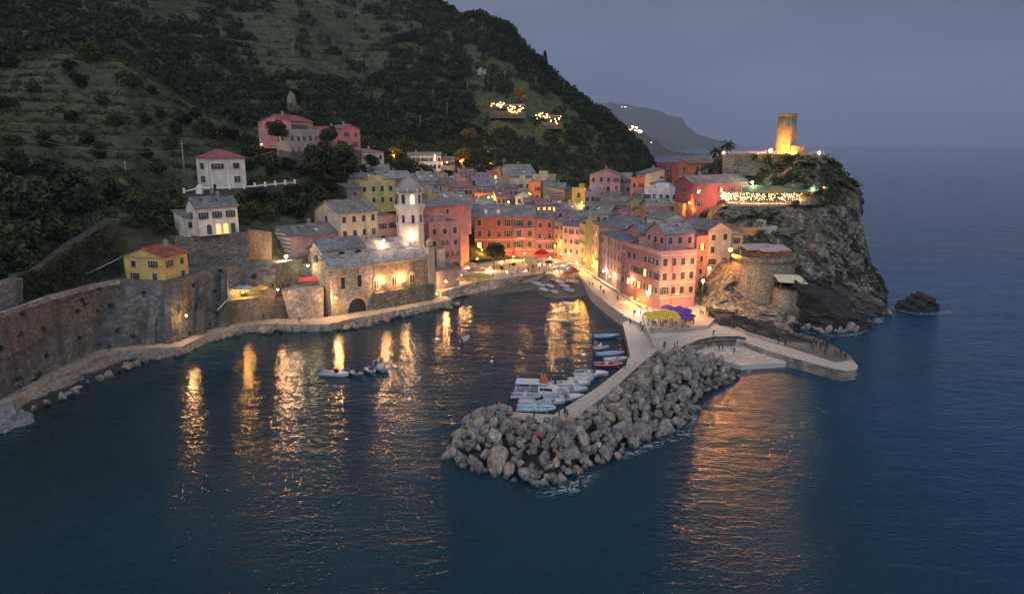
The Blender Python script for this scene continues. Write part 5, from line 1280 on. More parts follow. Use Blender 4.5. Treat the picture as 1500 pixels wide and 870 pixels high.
for x,y in ((983,450),(995,450),(1006,453),(991,454),(1003,458),(1010,460),(1001,463),(977,448)): parasol(canpos(x,y-1,2.6),1.35,PU,'violet parasol over the pier café tables','violet café parasols')
for x,y in ((672,398),(680,390),(688,384),(696,388),(703,394),(684,399),(694,400),(676,406),(709,388)): parasol(canpos(x,y,2.6),1.7,CRM,'cream parasol at the left café of the square','cream parasols, left café')
for x,y in ((700,401),(708,402),(692,405),(716,403)): parasol(canpos(x,y,2.6),1.5,(.70,.52,.16),'golden parasol at the quay edge café','golden parasols')
parasol(canpos(690,393,2.6),2.0,GRP,'large grey-green parasol beside the round tree',None)
for x,y in ((769,376),(777,377),(785,379),(792,382),(772,381),(780,384)): parasol(canpos(x,y,2.6),1.7,CRM,'cream parasol before the magenta red house','cream parasols, right café')
parasol(canpos(794,373,2.6),2.7,RDP,'big bright red parasol in front of the magenta house',None,h=3.4,rise=1.2)
for x,y in ((818,385),(826,384),(834,388),(821,391),(830,394)): parasol(canpos(x,y,2.6),1.6,WHP,'pale grey parasol at the right corner of the square','pale parasols, right corner')
for x,y in ((838,392),(843,395),(833,398)): parasol(canpos(x,y,2.6),1.4,(.55,.16,.08),'orange-red parasol near the promenade start','orange-red parasols')
parasol(canpos(804,382,2.6),1.6,(.06,.07,.16),'dark blue parasol right of the big red one',None)
parasol(pz(290,478,1.7),1.2,(.55,.03,.06),'single crimson parasol on the footpath under the big wall',None,h=2.0)
for x,y,c_,lb in ((340,443,YL,'yellow parasol at the left end of the sea terrace'),(383,436,YL,'yellow parasol in the middle of the sea terrace'),(362,436,WHP,'white parasol between two yellow ones on the sea terrace'),(352,438,WHP,'white parasol left of centre on the sea terrace')):
    q=pYz(x,147.5,7); parasol(q,1.6,c_,lb,None,h=2.1)
m=MB(); a=pYz(318,141.5,5.6); b=pYz(338,143.8,8.3); m.slab([a,a+Vector((.5,-1.0,.0)),b+Vector((.6,-1.0,0)),b],.12); tag(m.build('awning',WHITE),'white sloping awning over the terrace stairs','awning')
m=MB(); a=pYz(436,153,9.2); m.slab([a,a+Vector((6,2.4,0)),a+Vector((6,4,.8)),a+Vector((0,1.6,.8))],.1); tag(m.build('awning',plain((.45,.05,.07))),'long crimson awning on the bastion terrace','awning')
def mk_table():
    r=empty('table',(0,0,-50),0,'x','table'); m=MB(); m.lathe([(.42,.72),(.45,.74),(.45,.77),(.1,.775)],12); m.build('tabletop',WHITE,r)
    m=MB(); m.tube((0,0,.03),(0,0,.72),.035,n=6); m.lathe([(.25,0),(.25,.03),(.05,.05)],8); m.build('leg',IRON,r); return r
def mk_chair():
    r=empty('chair',(0,0,-50),0,'x','chair'); m=MB(); m.box(-.21,.21,-.21,.21,.43,.47); m.build('seat',WHITE,r)
    m=MB(); m.box(-.21,.21,.19,.225,.475,.9); m.build('backrest',WHITE,r); l=MB(); l.tube((0,0,0),(0,0,.43),.02,n=5); lm=l.mesh('leg',WHITE)
    for x in(-.18,.18):
        for y in(-.18,.18): link('leg',lm,r,(x,y,0))
    return r
TB=mk_table(); CHR=mk_chair(); first=[True,True]
def seat_set(x,y,z,wh,gt,gc):
    p=pz(x,y,z)
    if first[0]: t=TB; TB.location=p; TB['label']='white round café table '+wh; TB['group']=gt; first[0]=False
    else: t=dup(TB,p,0,'white round café table '+wh,gt)
    for k in range(2 if rp.random()<.5 else 3):
        a=rp.uniform(0,6.28); q=p+Vector((math.cos(a)*.75,math.sin(a)*.75,0))
        if first[1]: CHR.location=q; CHR.rotation_euler=(0,0,a-math.pi/2); CHR['label']='white café chair '+wh; CHR['group']=gc; first[1]=False
        else: dup(CHR,q,a-math.pi/2,'white café chair '+wh,gc)
        if rp.random()<.4:
            ci=rp.randrange(6); person(q+Vector((0,0,-.06)),a-math.pi/2,'sit',ci,'person in %s top sitting %s'%(CN[ci],wh),'guests seated at café tables')
for x,y in ((946,468),(955,471),(964,469),(973,471),(982,469),(991,471),(1000,468),(960,474),(970,475),(980,474),(990,475),(1000,474)): seat_set(x,y,2.6,'in front of the pier café parasols','pier café tables','pier café chairs')
for x,y in ((680,411),(688,410),(697,410),(706,408),(713,407),(700,404),(672,414)): seat_set(x,y,2.6,'at the left café of the square','left café tables','left café chairs')
for x,y in ((776,388),(784,389),(792,391),(788,386),(798,389),(806,392),(781,392)): seat_set(x,y,2.6,'in front of the magenta red house','right café tables','right café chairs')
for x,y in ((822,397),(829,399),(836,401),(818,401)): seat_set(x,y,2.6,'at the right corner of the square','corner café tables','corner café chairs')
# ---------------------------------------------------------------- boats
def hullmesh(L,Wd,H,mat_h,mat_in,root,transom=.75,rim=None,full=.0):
    n=16; m=MB(); secs=[]
    for i in range(n+1):
        t=i/n; w=Wd/2*(transom+(1-transom)*min(1,t*2.4))*(1-max(0,(t-.45)/.55)**2.3) if t<1 else .02
        w=max(w,.02); sh=H*(1+.35*t**2.2); kz=-.25*H+ .5*H*max(0,(t-.75)/.25)**2
        x=-L/2+L*t; secs.append((x,w,sh,kz))
    rows=[]
    for x,w,sh,kz in secs: rows.append([(x,-w,sh),(x,-w*.93,sh*.45),(x,-w*.62,kz+.12*H),(x,0,kz),(x,w*.62,kz+.12*H),(x,w*.93,sh*.45),(x,w,sh)])
    vs=[p for r in rows for p in r]; k=7
    fs=[(i*k+j,i*k+j+1,(i+1)*k+j+1,(i+1)*k+j) for i in range(n) for j in range(k-1)]; fs.append(tuple(range(k))[::-1])
    m.add(vs,fs,0,True); h=m.build('hull',mat_h,root)
    m=MB(); vs=[]
    for x,w,sh,kz in secs: vs += [(x,-w*.97,sh-.02),(x,-w*.80,sh*.35),(x,w*.80,sh*.35),(x,w*.97,sh-.02)]
    m.add(vs,[(i*4+j,(i+1)*4+j,(i+1)*4+j+1,i*4+j+1) for i in range(n) for j in range(3)]+[(0,1,2,3)],0,True); m.build('interior',mat_in,root)
    m=MB()
    for s in (-1,1):
        for i in range(n): m.tube((secs[i][0],s*secs[i][1],secs[i][2]),(secs[i+1][0],s*secs[i+1][1],secs[i+1][2]),.05+.0*L,n=6)
    m.build('gunwale',rim or WHITE,root)
    return secs
def boat(kind,loc,rz,label,group=None,L=5,hc=(.62,.66,.70),ic=(.30,.42,.52),cover=None,engine=True,cat='boat'):
    root=empty({'cabin':'cabin_boat','rib':'dinghy','open':'rowing_boat','motor':'motorboat'}[kind],loc,rz,label,cat,group)
    Wd=L*.36 if kind!='cabin' else L*.34; H=.55 if kind!='cabin' else .95
    if kind=='rib':
        m=MB(); pth=[(-L/2,-Wd*.42,.35)]+[(L*.12,-Wd*.42,.38)]+[(L*.12+L*.36*math.sin(R(a)),-Wd*.42*math.cos(R(a)),.40+.12*math.sin(R(a))) for a in range(15,180,15)]+[(L*.12,Wd*.42,.38),(-L/2,Wd*.42,.35)]
        for i in range(len(pth)-1): m.tube(pth[i],pth[i+1],.26,n=10)
        m.build('tube',plain(hc,.5),root); m=MB(); m.box(-L/2+.1,L*.3,-Wd*.38,Wd*.38,.05,.22); m.build('floor',plain(ic),root)
        m=MB(); m.box(-.5,.1,-.35,.35,.2,1.0); m.box(-.05,.12,-.36,.36,1.0,1.35); m.build('console',plain((.6,.62,.62),.4),root)
        m=MB(); 
        for x,y in ((-L*.38,-.6),(-L*.38,.6)): m.tube((x,y,.4),(x+.15,y,1.7),.03,n=5)
        m.tube((-L*.38+.15,-.6,1.7),(-L*.38+.15,.6,1.7),.03,n=5); m.build('roll_bar',WHITE,root)
    else:
        s=hullmesh(L,Wd,H,plain(hc,.35,.5),plain(ic,.6),root)
        for x in ((-.18,.12) if kind!='cabin' else ()):
            m=MB(); m.box(x*L-.14,x*L+.14,-Wd*.41,Wd*.41,H*.62,H*.70); m.build('bench',plain(sc3(hc,.9)),root)
        if kind=='motor':
            m=MB(); m.prism([(L*.10,-Wd*.40),(L*.30,-Wd*.33),(L*.46,-.05),(L*.46,.05),(L*.30,Wd*.33),(L*.10,Wd*.40)],H*.85,[H*1.1,H*1.25,H*1.3,H*1.3,H*1.25,H*1.1]); m.build('foredeck',plain(sc3(hc,1.05),.4),root)
            m=MB(); m.slab([(L*.04,-Wd*.36,H+.65),(L*.04,Wd*.36,H+.65),(L*.13,Wd*.34,H+.12),(L*.13,-Wd*.34,H+.12)],.04); m.build('windscreen',GLASS,root)
            m=MB(); m.box(-L*.12,L*.0,-.3,.3,H*.4,H*1.35); m.build('console',plain((.5,.52,.55),.4),root)
        if kind=='cabin':
            m=MB(); m.prism([(-L*.05,-Wd*.36),(L*.28,-Wd*.30),(L*.34,0),(L*.28,Wd*.30),(-L*.05,Wd*.36)],H*.8,[H+1.15,H+.7,H+.65,H+.7,H+1.15]); m.build('cabin',plain((.60,.64,.70),.4),root)
            m=MB(); m.slab([(-L*.46,-Wd*.42,H+1.5),(L*.08,-Wd*.40,H+1.55),(L*.08,Wd*.40,H+1.55),(-L*.46,Wd*.42,H+1.5)],.10); cr=m.build('canopy',plain((.55,.62,.70),.5),root)
            m=MB()
            for x in (-L*.44,-L*.2,L*.05):
                for y in (-Wd*.38,Wd*.38): m.tube((x,y,H),(x,y,H+1.45),.03,n=5)
            m.build('post',WHITE,root)
            m=MB(); m.box(-L*.02,L*.2,-Wd*.365,-Wd*.36,H+.4,H+.8); m.build('window',GLASS,root,(0,-.02,0))
            m=MB(); m.tube((0,0,H+1.55),(0,0,H+3),.03,n=5); m.build('mast',WHITE,root)
            m=MB()
            for s_ in (-1,1):
                for k in range(6): x=L*(.2+.05*k); m.tube((x,s_*Wd*.32*(1-k*.13),H*1.15),(x,s_*Wd*.32*(1-k*.13),H*1.15+.55),.02,n=4)
            m.build('railing',WHITE,root)
    if engine:
        m=MB(); m.box(-L/2-.38,-L/2-.05,-.17,.17,.45,.95); m.box(-L/2-.3,-L/2-.12,-.07,.07,-.25,.45); o=m.build('outboard_motor',plain((.05,.05,.06),.4),root)
    if cover:
        m=MB(); m.prism([(-L*.45,-Wd*.42),(L*.1,-Wd*.42),(L*.36,-Wd*.2),(L*.36,Wd*.2),(L*.1,Wd*.42),(-L*.45,Wd*.42)],H*.9,H*1.15); m.build('cover',plain(cover,.7),root)
    return root
wl=lambda x,y,z=0.0: pz(x,y,z)
BLU=(.34,.44,.60); PB=(.52,.60,.68)
boat('motor',wl(490,550),R(-12),'pale blue and white motorboat, largest of the moored group in the bay',None,5.4,PB,(.22,.30,.42))
boat('motor',wl(521,550),R(-35),'small white boat with dark hull, second of the moored group',None,3.4,(.10,.12,.16),(.45,.50,.56))
boat('motor',wl(543,546),R(-55),'small white boat moored tight beside the last of the group',None,3.8,(.12,.14,.20),(.55,.60,.66),cover=(.55,.6,.66))
boat('rib',wl(558,543),R(-40),'dark dinghy with white fuel tank at the right end of the moored group',None,3.8,(.16,.20,.30),(.5,.55,.6))
boat('open',wl(682,499),R(70),'lone small white boat floating in the middle of the harbour',None,3.4,(.50,.56,.60),(.35,.40,.45),engine=True)
boat('open',wl(888,495),R(8),'blue covered boat moored alone beside the upper pier',None,5.6,(.10,.20,.42),(.2,.3,.5),cover=(.14,.28,.55))
boat('open',wl(893,521),R(6),'blue boat moored above the white and red pair',None,5.8,(.13,.25,.48),(.2,.3,.5),cover=(.16,.30,.55))
boat('motor',wl(902,529),R(8),'white boat between the blue and the red boats',None,4.8,(.60,.63,.66),(.5,.5,.5))
boat('motor',wl(891,537),R(-2),'red boat with white seats moored below the white one',None,5.4,(.42,.03,.06),(.30,.08,.09))
boat('motor',wl(866,549),R(-10),'white boat with dark blue interior moored right of the cluster',None,6.0,(.60,.64,.68),(.12,.18,.30))
boat('cabin',wl(793,580),R(-8),'big pale blue canopied ferry boat in the middle of the moored cluster',None,9.0,(.42,.50,.60),(.25,.33,.45),engine=True)
boat('rib',wl(785,601),R(-4),'light blue inflatable boat with console nearest the breakwater',None,6.0,(.40,.58,.68),(.35,.50,.60))
boat('motor',wl(826,586),R(12),'white speedboat with pointed bow touching the pier',None,6.8,(.56,.60,.66),(.35,.42,.5))
boat('motor',wl(832,574),R(4),'blue and white speedboat second from the pier end',None,6.6,(.40,.50,.68),(.45,.52,.6))
boat('motor',wl(840,565),R(4),'pale boat with folded canopy in the upper row of the cluster',None,5.8,(.58,.60,.62),(.40,.40,.38),cover=(.60,.6,.56))
boat('rib',wl(771,583),R(-6),'grey-blue inflatable with engine at the left side of the cluster',None,5.0,(.35,.42,.52),(.25,.3,.4))
boat('open',wl(850,559),R(5),'small covered white boat behind the folded canopy boat',None,4.6,(.56,.58,.62),(.4,.4,.4),cover=(.45,.5,.58))
boat('motor',wl(808,592),R(6),'small white motorboat squeezed between the ferry boat and the pier',None,4.4,(.58,.6,.64),(.3,.36,.45))
boat('open',wl(858,554),R(2),'low blue rowing boat behind the dark blue interior motorboat',None,4.2,(.25,.38,.58),(.3,.4,.5),engine=False)
boat('motor',wl(818,565),R(8),'grey boat with white console at the back of the cluster',None,4.8,(.36,.40,.46),(.5,.5,.52))
boat('open',wl(775,592),R(-10),'narrow white tender left of the light blue inflatable',None,3.4,(.6,.62,.66),(.4,.45,.5))
boat('rib',wl(880,512),R(12),'tiny grey dinghy between the two blue covered boats',None,3.0,(.3,.33,.36),(.25,.27,.3),engine=False)
c=pz(797,562,2.2); parasol(Vector((c.x,c.y,1.0)),.9,(.65,.18,.06),'orange folded flag-like sunshade on the big ferry boat',None,h=1.8,rise=.9)
for (a_,b_,lb) in (((836,584),(852,590),'mooring rope from the white speedboat to the pier'),((846,573),(862,580),'mooring rope from the blue and white speedboat to the pier'),((884,547),(897,552),'mooring rope of the white boat with dark blue interior'),((905,536),(915,538),'mooring rope of the red boat'),((906,521),(921,522),'mooring rope of the blue boat above the white and red pair'),((902,494),(916,491),'mooring rope of the lone blue boat at the upper pier'),((800,603),(808,610),'mooring rope of the light blue inflatable')):
    A_=pz(*a_,.7); B_=pz(*b_,2.05); m=MB(); P_=[A_.lerp(B_,i/8)-Vector((0,0,.5*4*(i/8)*(1-i/8))) for i in range(9)]
    for i in range(8): m.tube(P_[i],P_[i+1],.035,n=5,caps=False)
    tag(m.build('mooring_rope',plain((.45,.42,.36))),lb,'rope')
m=MB(); m.lathe([(.05,-.2),(.3,0),(.25,.25),(.05,.4)],10); bu=m.mesh('buoy',plain((.6,.58,.54),.5))
for (x,y,lb) in ((578,537,'small pale buoy right of the moored boat group'),(640,497,'small pale buoy left of the lone harbour boat'),(600,585,'small pale buoy in the open middle of the bay'),(855,520,'small pale buoy beside the blue covered boats'),(720,530,'small pale buoy between the lone boat and the ferry cluster')): tag(link('buoy',bu,None,pz(x,y,0)),lb,'buoy','small mooring buoys')
# boats pulled up on the slipway
yu_=pz(825,400,2.4).y; yd_=pz(812,441,-.35).y
def bz(y):
    z=1.0
    for _ in range(12): z=max(-.1,min(2.4,-.35+2.75*(pz(815,y,z).y-yd_)/(yu_-yd_)))
    return z+.18
for (x,y,rz,L,hc_,cv,lb) in ((786,417,-60,4.0,(.45,.50,.60),(.30,.36,.46),'grey-blue boat pulled up at the left end of the slipway'),(793,420,-60,3.8,(.30,.36,.48),(.28,.36,.44),'dark blue covered boat second on the slipway'),(797,426,-55,3.8,(.40,.52,.60),(.38,.50,.58),'turquoise covered boat at the front left of the slipway'),
  (806,421,-65,4.2,(.35,.42,.50),(.40,.46,.52),'pale covered boat in the middle of the slipway'),(812,429,-60,3.6,(.55,.50,.48),None,'open whitish boat at the water end of the slipway middle'),(820,415,-50,4.0,(.50,.48,.56),(.42,.42,.50),'lilac grey boat high on the slipway'),
  (827,421,-55,4.2,(.42,.46,.58),(.40,.42,.52),'mauve covered boat right of the slipway middle'),(834,427,-55,4.0,(.40,.45,.60),None,'blue-white open boat lowest on the right of the slipway'),(839,414,-30,4.0,(.60,.60,.60),(.60,.60,.58),'white covered boat at the right edge of the slipway'),(810,412,-70,3.6,(.16,.18,.22),None,'small dark boat at the back of the slipway')):
    boat('open',pz(x,y,bz(y)),R(rz),lb,None,L,hc_,(.3,.33,.38),cover=cv,engine=False)
# landing rail
m=MB(); a=pz(728,611,3.0); b=pz(762,617,2.6); m.tube(a,b,.10,n=6); m.tube(a,a-Vector((0,0,3)),.08,n=6); m.tube(b,b-Vector((0,0,.6)),.08,n=6); tag(m.build('railing',plain((.5,.5,.5))),'short pale handrail at the landing beside the boulders','railing')
# ---------------------------------------------------------------- breakwater
from mathutils.geometry import intersect_point_line
outer=[(1090,545),(1079,556),(1062,566),(1040,575),(1018,592),(1010,612),(1003,630),(975,640),(945,648),(915,658),(905,672),(872,680),(850,692),(832,705),(800,712),(770,712),(738,702),(706,692),(676,684),(658,668),(660,648),(672,630),(690,612),(715,607)]
inner=[(750,613),(790,621),(838,620),(868,600),(890,581),(925,550),(962,517),(1000,518),(1040,526),(1085,535)]
OW=[pz(x,y,0).to_2d() for x,y in outer]; IW=[pz(x,y,2.0).to_2d() for x,y in inner]
poly=OW+IW
def inside(p,q):
    c=False; n=len(q)
    for i in range(n):
        a,b=q[i],q[i-1]
        if (a.y>p.y)!=(b.y>p.y) and p.x<(b.x-a.x)*(p.y-a.y)/(b.y-a.y)+a.x: c=not c
    return c
def dpl(p,q):
    best=1e9
    for i in range(len(q)-1):
        r,t=intersect_point_line(p.to_3d(),q[i].to_3d(),q[i+1].to_3d()); t=max(0,min(1,t)); best=min(best,(q[i].lerp(q[i+1],t)-p).length)
    return best
def mound(p):
    do=dpl(p,OW); di=dpl(p,IW)
    return min(2.7,.1+do*.62) if di>.01 else 2.4
BOULD=[]
def boulder_mesh(seed,mat):
    rr=random.Random(seed); bm=bmesh.new(); bmesh.ops.create_icosphere(bm,subdivisions=4,radius=1)
    planes=[]
    for k in range(rr.randint(11,17)):
        d=Vector((rr.gauss(0,1),rr.gauss(0,1),rr.gauss(0,1))).normalized(); planes.append((d,rr.uniform(.50,.80)))
    for v in bm.verts:
        for d,h in planes:
            t=v.co.dot(d)
            if t>h: v.co-=d*(t-h)*.97
        v.co*=1+.06*noise.fractal(v.co*1.6+Vector((seed,0,0)),1.0,2.0,4)+.02*noise.noise(v.co*7)
    me=bpy.data.meshes.new('boulder'); bm.to_mesh(me); bm.free(); me.materials.append(mat)
    for p in me.polygons: p.use_smooth=True
    return me
def mat_boulder(base):
    t=NT('boulder_stone'); o=t.n.new('ShaderNodeObjectInfo'); n=t.noise(t.tc('Object'),1.6,7,.68,.3); n3=t.noise(t.tc('Object'),6,4,.7)
    rc=t.ramp(o.outputs['Random'],[(0,(.15,.15,.15)),(.3,(.27,.26,.25)),(.6,(.21,.215,.22)),(.8,(.34,.32,.28)),(.95,(.31,.25,.20)),(1,(.46,.44,.42))])
    c=t.mix(t.ramp(n,[(.3,0),(.7,1)]),t.mix(1,rc,(.30,.30,.31),'MULTIPLY'),t.mix(1,rc,(1.5,1.46,1.42),'MULTIPLY'))
    c=t.mix(t.ramp(n3,[(.54,0),(.66,.7)]),c,(.06,.06,.055))
    g=t.n.new('ShaderNodeNewGeometry'); sp=t.n.new('ShaderNodeSeparateXYZ'); t.l.new(g.outputs['Position'],sp.inputs[0])
    wet=t.ramp(t.math('ADD',sp.outputs[2],t.math('MULTIPLY',n,.8)),[(.45,.95),(1.25,0)]); c=t.mix(wet,c,(.05,.055,.035))
    return t.out(c,.85,t.bump(t.mix(.5,n,n3),.8,.12))
MBOU=mat_boulder(0)
BM=[boulder_mesh(s,MBOU) for s in range(16)]
cand=[]; rr=random.Random(5)
minx=min(p.x for p in poly); maxx=max(p.x for p in poly); miny=min(p.y for p in poly); maxy=max(p.y for p in poly)
tries=0
while tries<14000 and len(cand)<296:
    tries+=1; p=Vector((rr.uniform(minx,maxx),rr.uniform(miny,maxy)))
    if not inside(p,poly) or dpl(p,IW)<1.0: continue
    s=rr.choice([.5,.65,.85,1.0,1.25,1.7])*(1.1 if p.x<12 else 1.0)
    if any((p-q).length<(s+t)*.66 for q,t in cand): continue
    cand.append((p,s))
print('boulders',len(cand),tries)
for p,s in cand:
    z=mound(p)
    link('boulder',rr.choice(BM),None,(p.x,p.y,z+rr.uniform(-.25,.35)),(rr.uniform(0,6),rr.uniform(0,6),rr.uniform(0,6)),(s*rr.uniform(.9,1.35),s*rr.uniform(.8,1.1),s*rr.uniform(.75,1.0)))
    o=C.objects[-1]; tag(o,'grey boulder piled on the breakwater','boulder','breakwater boulders')
# rubble filling between the boulders
m=MB(); 
LOW=[]
for q_ in range(6):
    b_=bmesh.new(); bmesh.ops.create_icosphere(b_,subdivisions=2,radius=1); pl_=[(Vector((rr.gauss(0,1),rr.gauss(0,1),rr.gauss(0,1))).normalized(),rr.uniform(.5,.8)) for _ in range(13)]
    for v in b_.verts:
        for d_,h_ in pl_:
            t_=v.co.dot(d_)
            if t_>h_: v.co-=d_*(t_-h_)*.97
    LOW.append(([v.co.copy() for v in b_.verts],[tuple(v.index for v in f.verts) for f in b_.faces])); b_.free()
for i in range(1500):
    p=Vector((rr.uniform(minx,maxx),rr.uniform(miny,maxy)))
    if not inside(p,poly) or dpl(p,IW)<.7: continue
    z=mound(p)-.1; s=rr.uniform(.35,.85); rot=Matrix.Rotation(rr.uniform(0,6),3,'Z')@Matrix.Rotation(rr.uniform(0,6),3,'X'); V_,F_=LOW[rr.randrange(6)]; sq=rr.uniform(.65,1)
    m.add([rot@Vector((c_.x*s*1.2,c_.y*s,c_.z*s*sq))+Vector((p.x,p.y,z)) for c_ in V_],F_)
tag(m.build('rubble',MBOU),'smaller dark rubble filling the gaps of the breakwater','rubble',None,'stuff')
G=[]; m=MB()
# core under the rubble
ctr=pz(900,610,1); 
m2=[]; 
pp=ccw([Vector((p.x,p.y,0)) for p in poly]); m.prism([(p.x,p.y) for p in pp],-4,-.4); 
tag(m.build('breakwater_core',rock((.10,.10,.10))),'dark core of the breakwater under the boulders',None,None,'structure')
IWc=[IW[i] for i in range(len(IW))]
def pull(p,dd):
    best=None;bd=1e9
    for i in range(len(IW)-1):
        r_,t_=intersect_point_line(p.to_3d(),IW[i].to_3d(),IW[i+1].to_3d()); t_=max(0,min(1,t_)); q=IW[i].lerp(IW[i+1],t_)
        if (q-p).length<bd: bd=(q-p).length; best=q
    return p+(best-p).normalized()*min(dd,bd*.8)
ip=[pull(p,2.6) for p in OW]+IW; m=MB(); m.prism([(p.x,p.y) for p in ccw([Vector((p.x,p.y,0)) for p in ip])],-.5,.75)
tag(m.build('breakwater_core',rock((.06,.06,.06))),'dark inner fill of the breakwater under the boulders',None,None,'structure')
# crimson towel on rocks
c=pz(787,640,2.9); m=MB(); m.slab([c+Vector(v) for v in ((-.5,-.25,.45),(.5,-.35,.3),(.5,.3,.5),(-.4,.3,.6))],.08); tag(m.build('towel',plain((.35,.03,.08))),'crimson cloth spread over the breakwater boulders','towel')
# shore boulders along the footpath
def edge_boulders(line,n,smin,smax,label,group,spread=1.6,z=.3):
    P_=[pz(x,y,0) for x,y in line]
    for i in range(n):
        f=rr.random()*(len(P_)-1); k=int(f); p=P_[k].lerp(P_[k+1],f-k); s=rr.uniform(smin,smax)
        o=link('shore_rock',rr.choice(BM),None,(p.x+rr.uniform(-.3,spread),p.y-rr.uniform(-.3,spread),z+rr.uniform(-.4,.3)),(rr.uniform(0,6),rr.uniform(0,6),rr.uniform(0,6)),(s*1.3,s,s*.7)); tag(o,label,'rock',group)
edge_boulders([(300,497),(356,487),(400,484),(440,483),(481,483),(520,478),(577,464),(640,452),(668,444)],85,.45,1.25,'dark rock at the waterline below the footpath','shore boulders below the footpath',2.2)
edge_boulders([(0,625),(50,600),(100,578),(150,552),(200,533),(255,520),(290,505)],40,.4,1.0,'grey rock on the pale shore shelf at the left','boulders on the left shore shelf')
edge_boulders([(1170,480),(1200,486),(1240,486),(1285,470),(1300,455)],26,.5,1.3,'dark rock at the foot of the headland','boulders at the headland foot',1.2)
edge_boulders([(1045,478),(1075,488),(1100,495),(1130,500)],22,.3,.7,'brown rock beside the platform parapet','rocks beside the platform',.6,2.2)
# ---------------------------------------------------------------- vegetation
def quads_mesh(name,cen,size,tint,mat,flat=0.0,seed=0):
    rs=np.random.RandomState(seed); n=len(cen)
    a=rs.normal(size=(n,3)); a/=np.linalg.norm(a,axis=1)[:,None]
    b=rs.normal(size=(n,3)); b-=a*(a*b).sum(1)[:,None]; b/=np.linalg.norm(b,axis=1)[:,None]
    s=(size*(.6+.8*rs.rand(n)))[:,None]
    c=np.stack([cen-a*s-b*s*.6,cen+a*s-b*s*.45,cen+a*s*.8+b*s*.6,cen-a*s*.7+b*s*.5],1).reshape(-1,3)
    me=bpy.data.meshes.new(name); me.vertices.add(4*n); me.vertices.foreach_set('co',c.reshape(-1).astype(np.float32))
    me.loops.add(4*n); me.loops.foreach_set('vertex_index',np.arange(4*n,dtype=np.int32)); me.polygons.add(n); me.polygons.foreach_set('loop_start',np.arange(0,4*n,4,dtype=np.int32))
    at=me.attributes.new('tint','FLOAT','POINT'); at.data.foreach_set('value',np.repeat(tint,4).astype(np.float32))
    me.materials.append(mat); me.update(calc_edges=True); me.validate(); return me
def crown(n,rx,rz,size,seed,mat,shape='round',name='crown'):
    rs=np.random.RandomState(seed); K=14 if shape=='round' else 10
    if shape=='round':
        cc=rs.normal(size=(K,3)); cc/=np.linalg.norm(cc,axis=1)[:,None]; cc*=rs.uniform(.25,.75,(K,1)); cr=rs.uniform(.28,.5,K)
        k=rs.randint(0,K,n); d=rs.normal(size=(n,3)); d/=np.linalg.norm(d,axis=1)[:,None]
        p=cc[k]+d*(cr[k]*rs.uniform(.6,1.05,n))[:,None]; p*=np.array([rx,rx,rz]); p[:,2]+=rz
    else:
        z=rs.rand(n)**1.2; r=(1-z)**.6*(.6+.4*rs.rand(n))*(.8+.3*np.sin(z*20)); t=rs.rand(n)*6.283
        p=np.stack([r*np.cos(t)*rx,r*np.sin(t)*rx,z*rz*2],1); k=(z*K).astype(int)
    tt=rs.rand(K+2)[k]*.6+rs.rand(n)*.4
    return quads_mesh(name,p,size,tt,mat,seed=seed)
def trunk(h,r,seed,limbs=5):
    q=random.Random(seed); m=MB(); p=Vector((0,0,-.3)); 
    for i in range(3):
        n_=p+Vector((q.uniform(-.12,.12)*h*.3,q.uniform(-.12,.12)*h*.3,h/3)); m.tube(p,n_,r*(1-i*.2),r*(.8-i*.2),n=7); p=n_
    for k in range(limbs):
        a=q.uniform(0,6.28); m.tube(p*.8,p+Vector((math.cos(a)*h*.35,math.sin(a)*h*.35,h*.35)),r*.45,r*.15,n=5)
    return m.mesh('trunk',BARK)
VAR=[(crown(520,1,.85,.13,s,LEAF if s%2 else LEAFD),trunk(.8,.09,s)) for s in range(7)]
CYP=[(crown(420,.28,1.0,.10,40+s,LEAFD,'cone'),trunk(.6,.05,s,1)) for s in range(2)]
LITTREE=[(crown(650,1,.85,.12,60,LEAFLIT),trunk(.8,.09,3))]
BIG=[(crown(1800,1,.85,.085,80+s,LEAF),trunk(.8,.07,4+s)) for s in range(2)]
def tree(p,r,var,label,cat='tree',group=None,name='tree',lift=.5,sz=1):
    root=empty(name,p,0,label,cat,group); c_,t_=var
    link('crown',c_,root,(0,0,lift*r),(0,0,RN.uniform(0,6.28)),(r,r,r*sz)); link('trunk',t_,root,(0,0,0),(0,0,0),(r,r,max(.05,(lift+.5))*r))
    return root
def on_hill(px,py):
    """hillside point seen at the photo pixel"""
    best=None;bd=1e9
    dx=(px-750)/FPX; dy=(435-py)/FPX; d=Vector((dx,CP+dy*SP,-SP+dy*CP))
    u0=(px+300)/1300*(nu-1); i0=int(max(2,min(nu-3,u0)))
    st=GS[max(0,i0-30):i0+31]; 
    m_=(abs(st[...,0]-px)<2.5)&(abs(st[...,1]-py)<3)
    idx=np.argwhere(m_)
    if len(idx)==0: return None
    sub=HP[max(0,i0-30):i0+31][m_]; k=sub[:,1].argmin(); return Vector(sub[k])
Yg=HP[...,1]; Zg=HP[...,2]; Xg=HP[...,0]
dep=Yg*CP-(Zg-H0)*SP; upc=Yg*SP+(Zg-H0)*CP
GS=np.stack([750+1000*Xg/dep,435-1000*upc/dep],-1)
rt=random.Random(21)
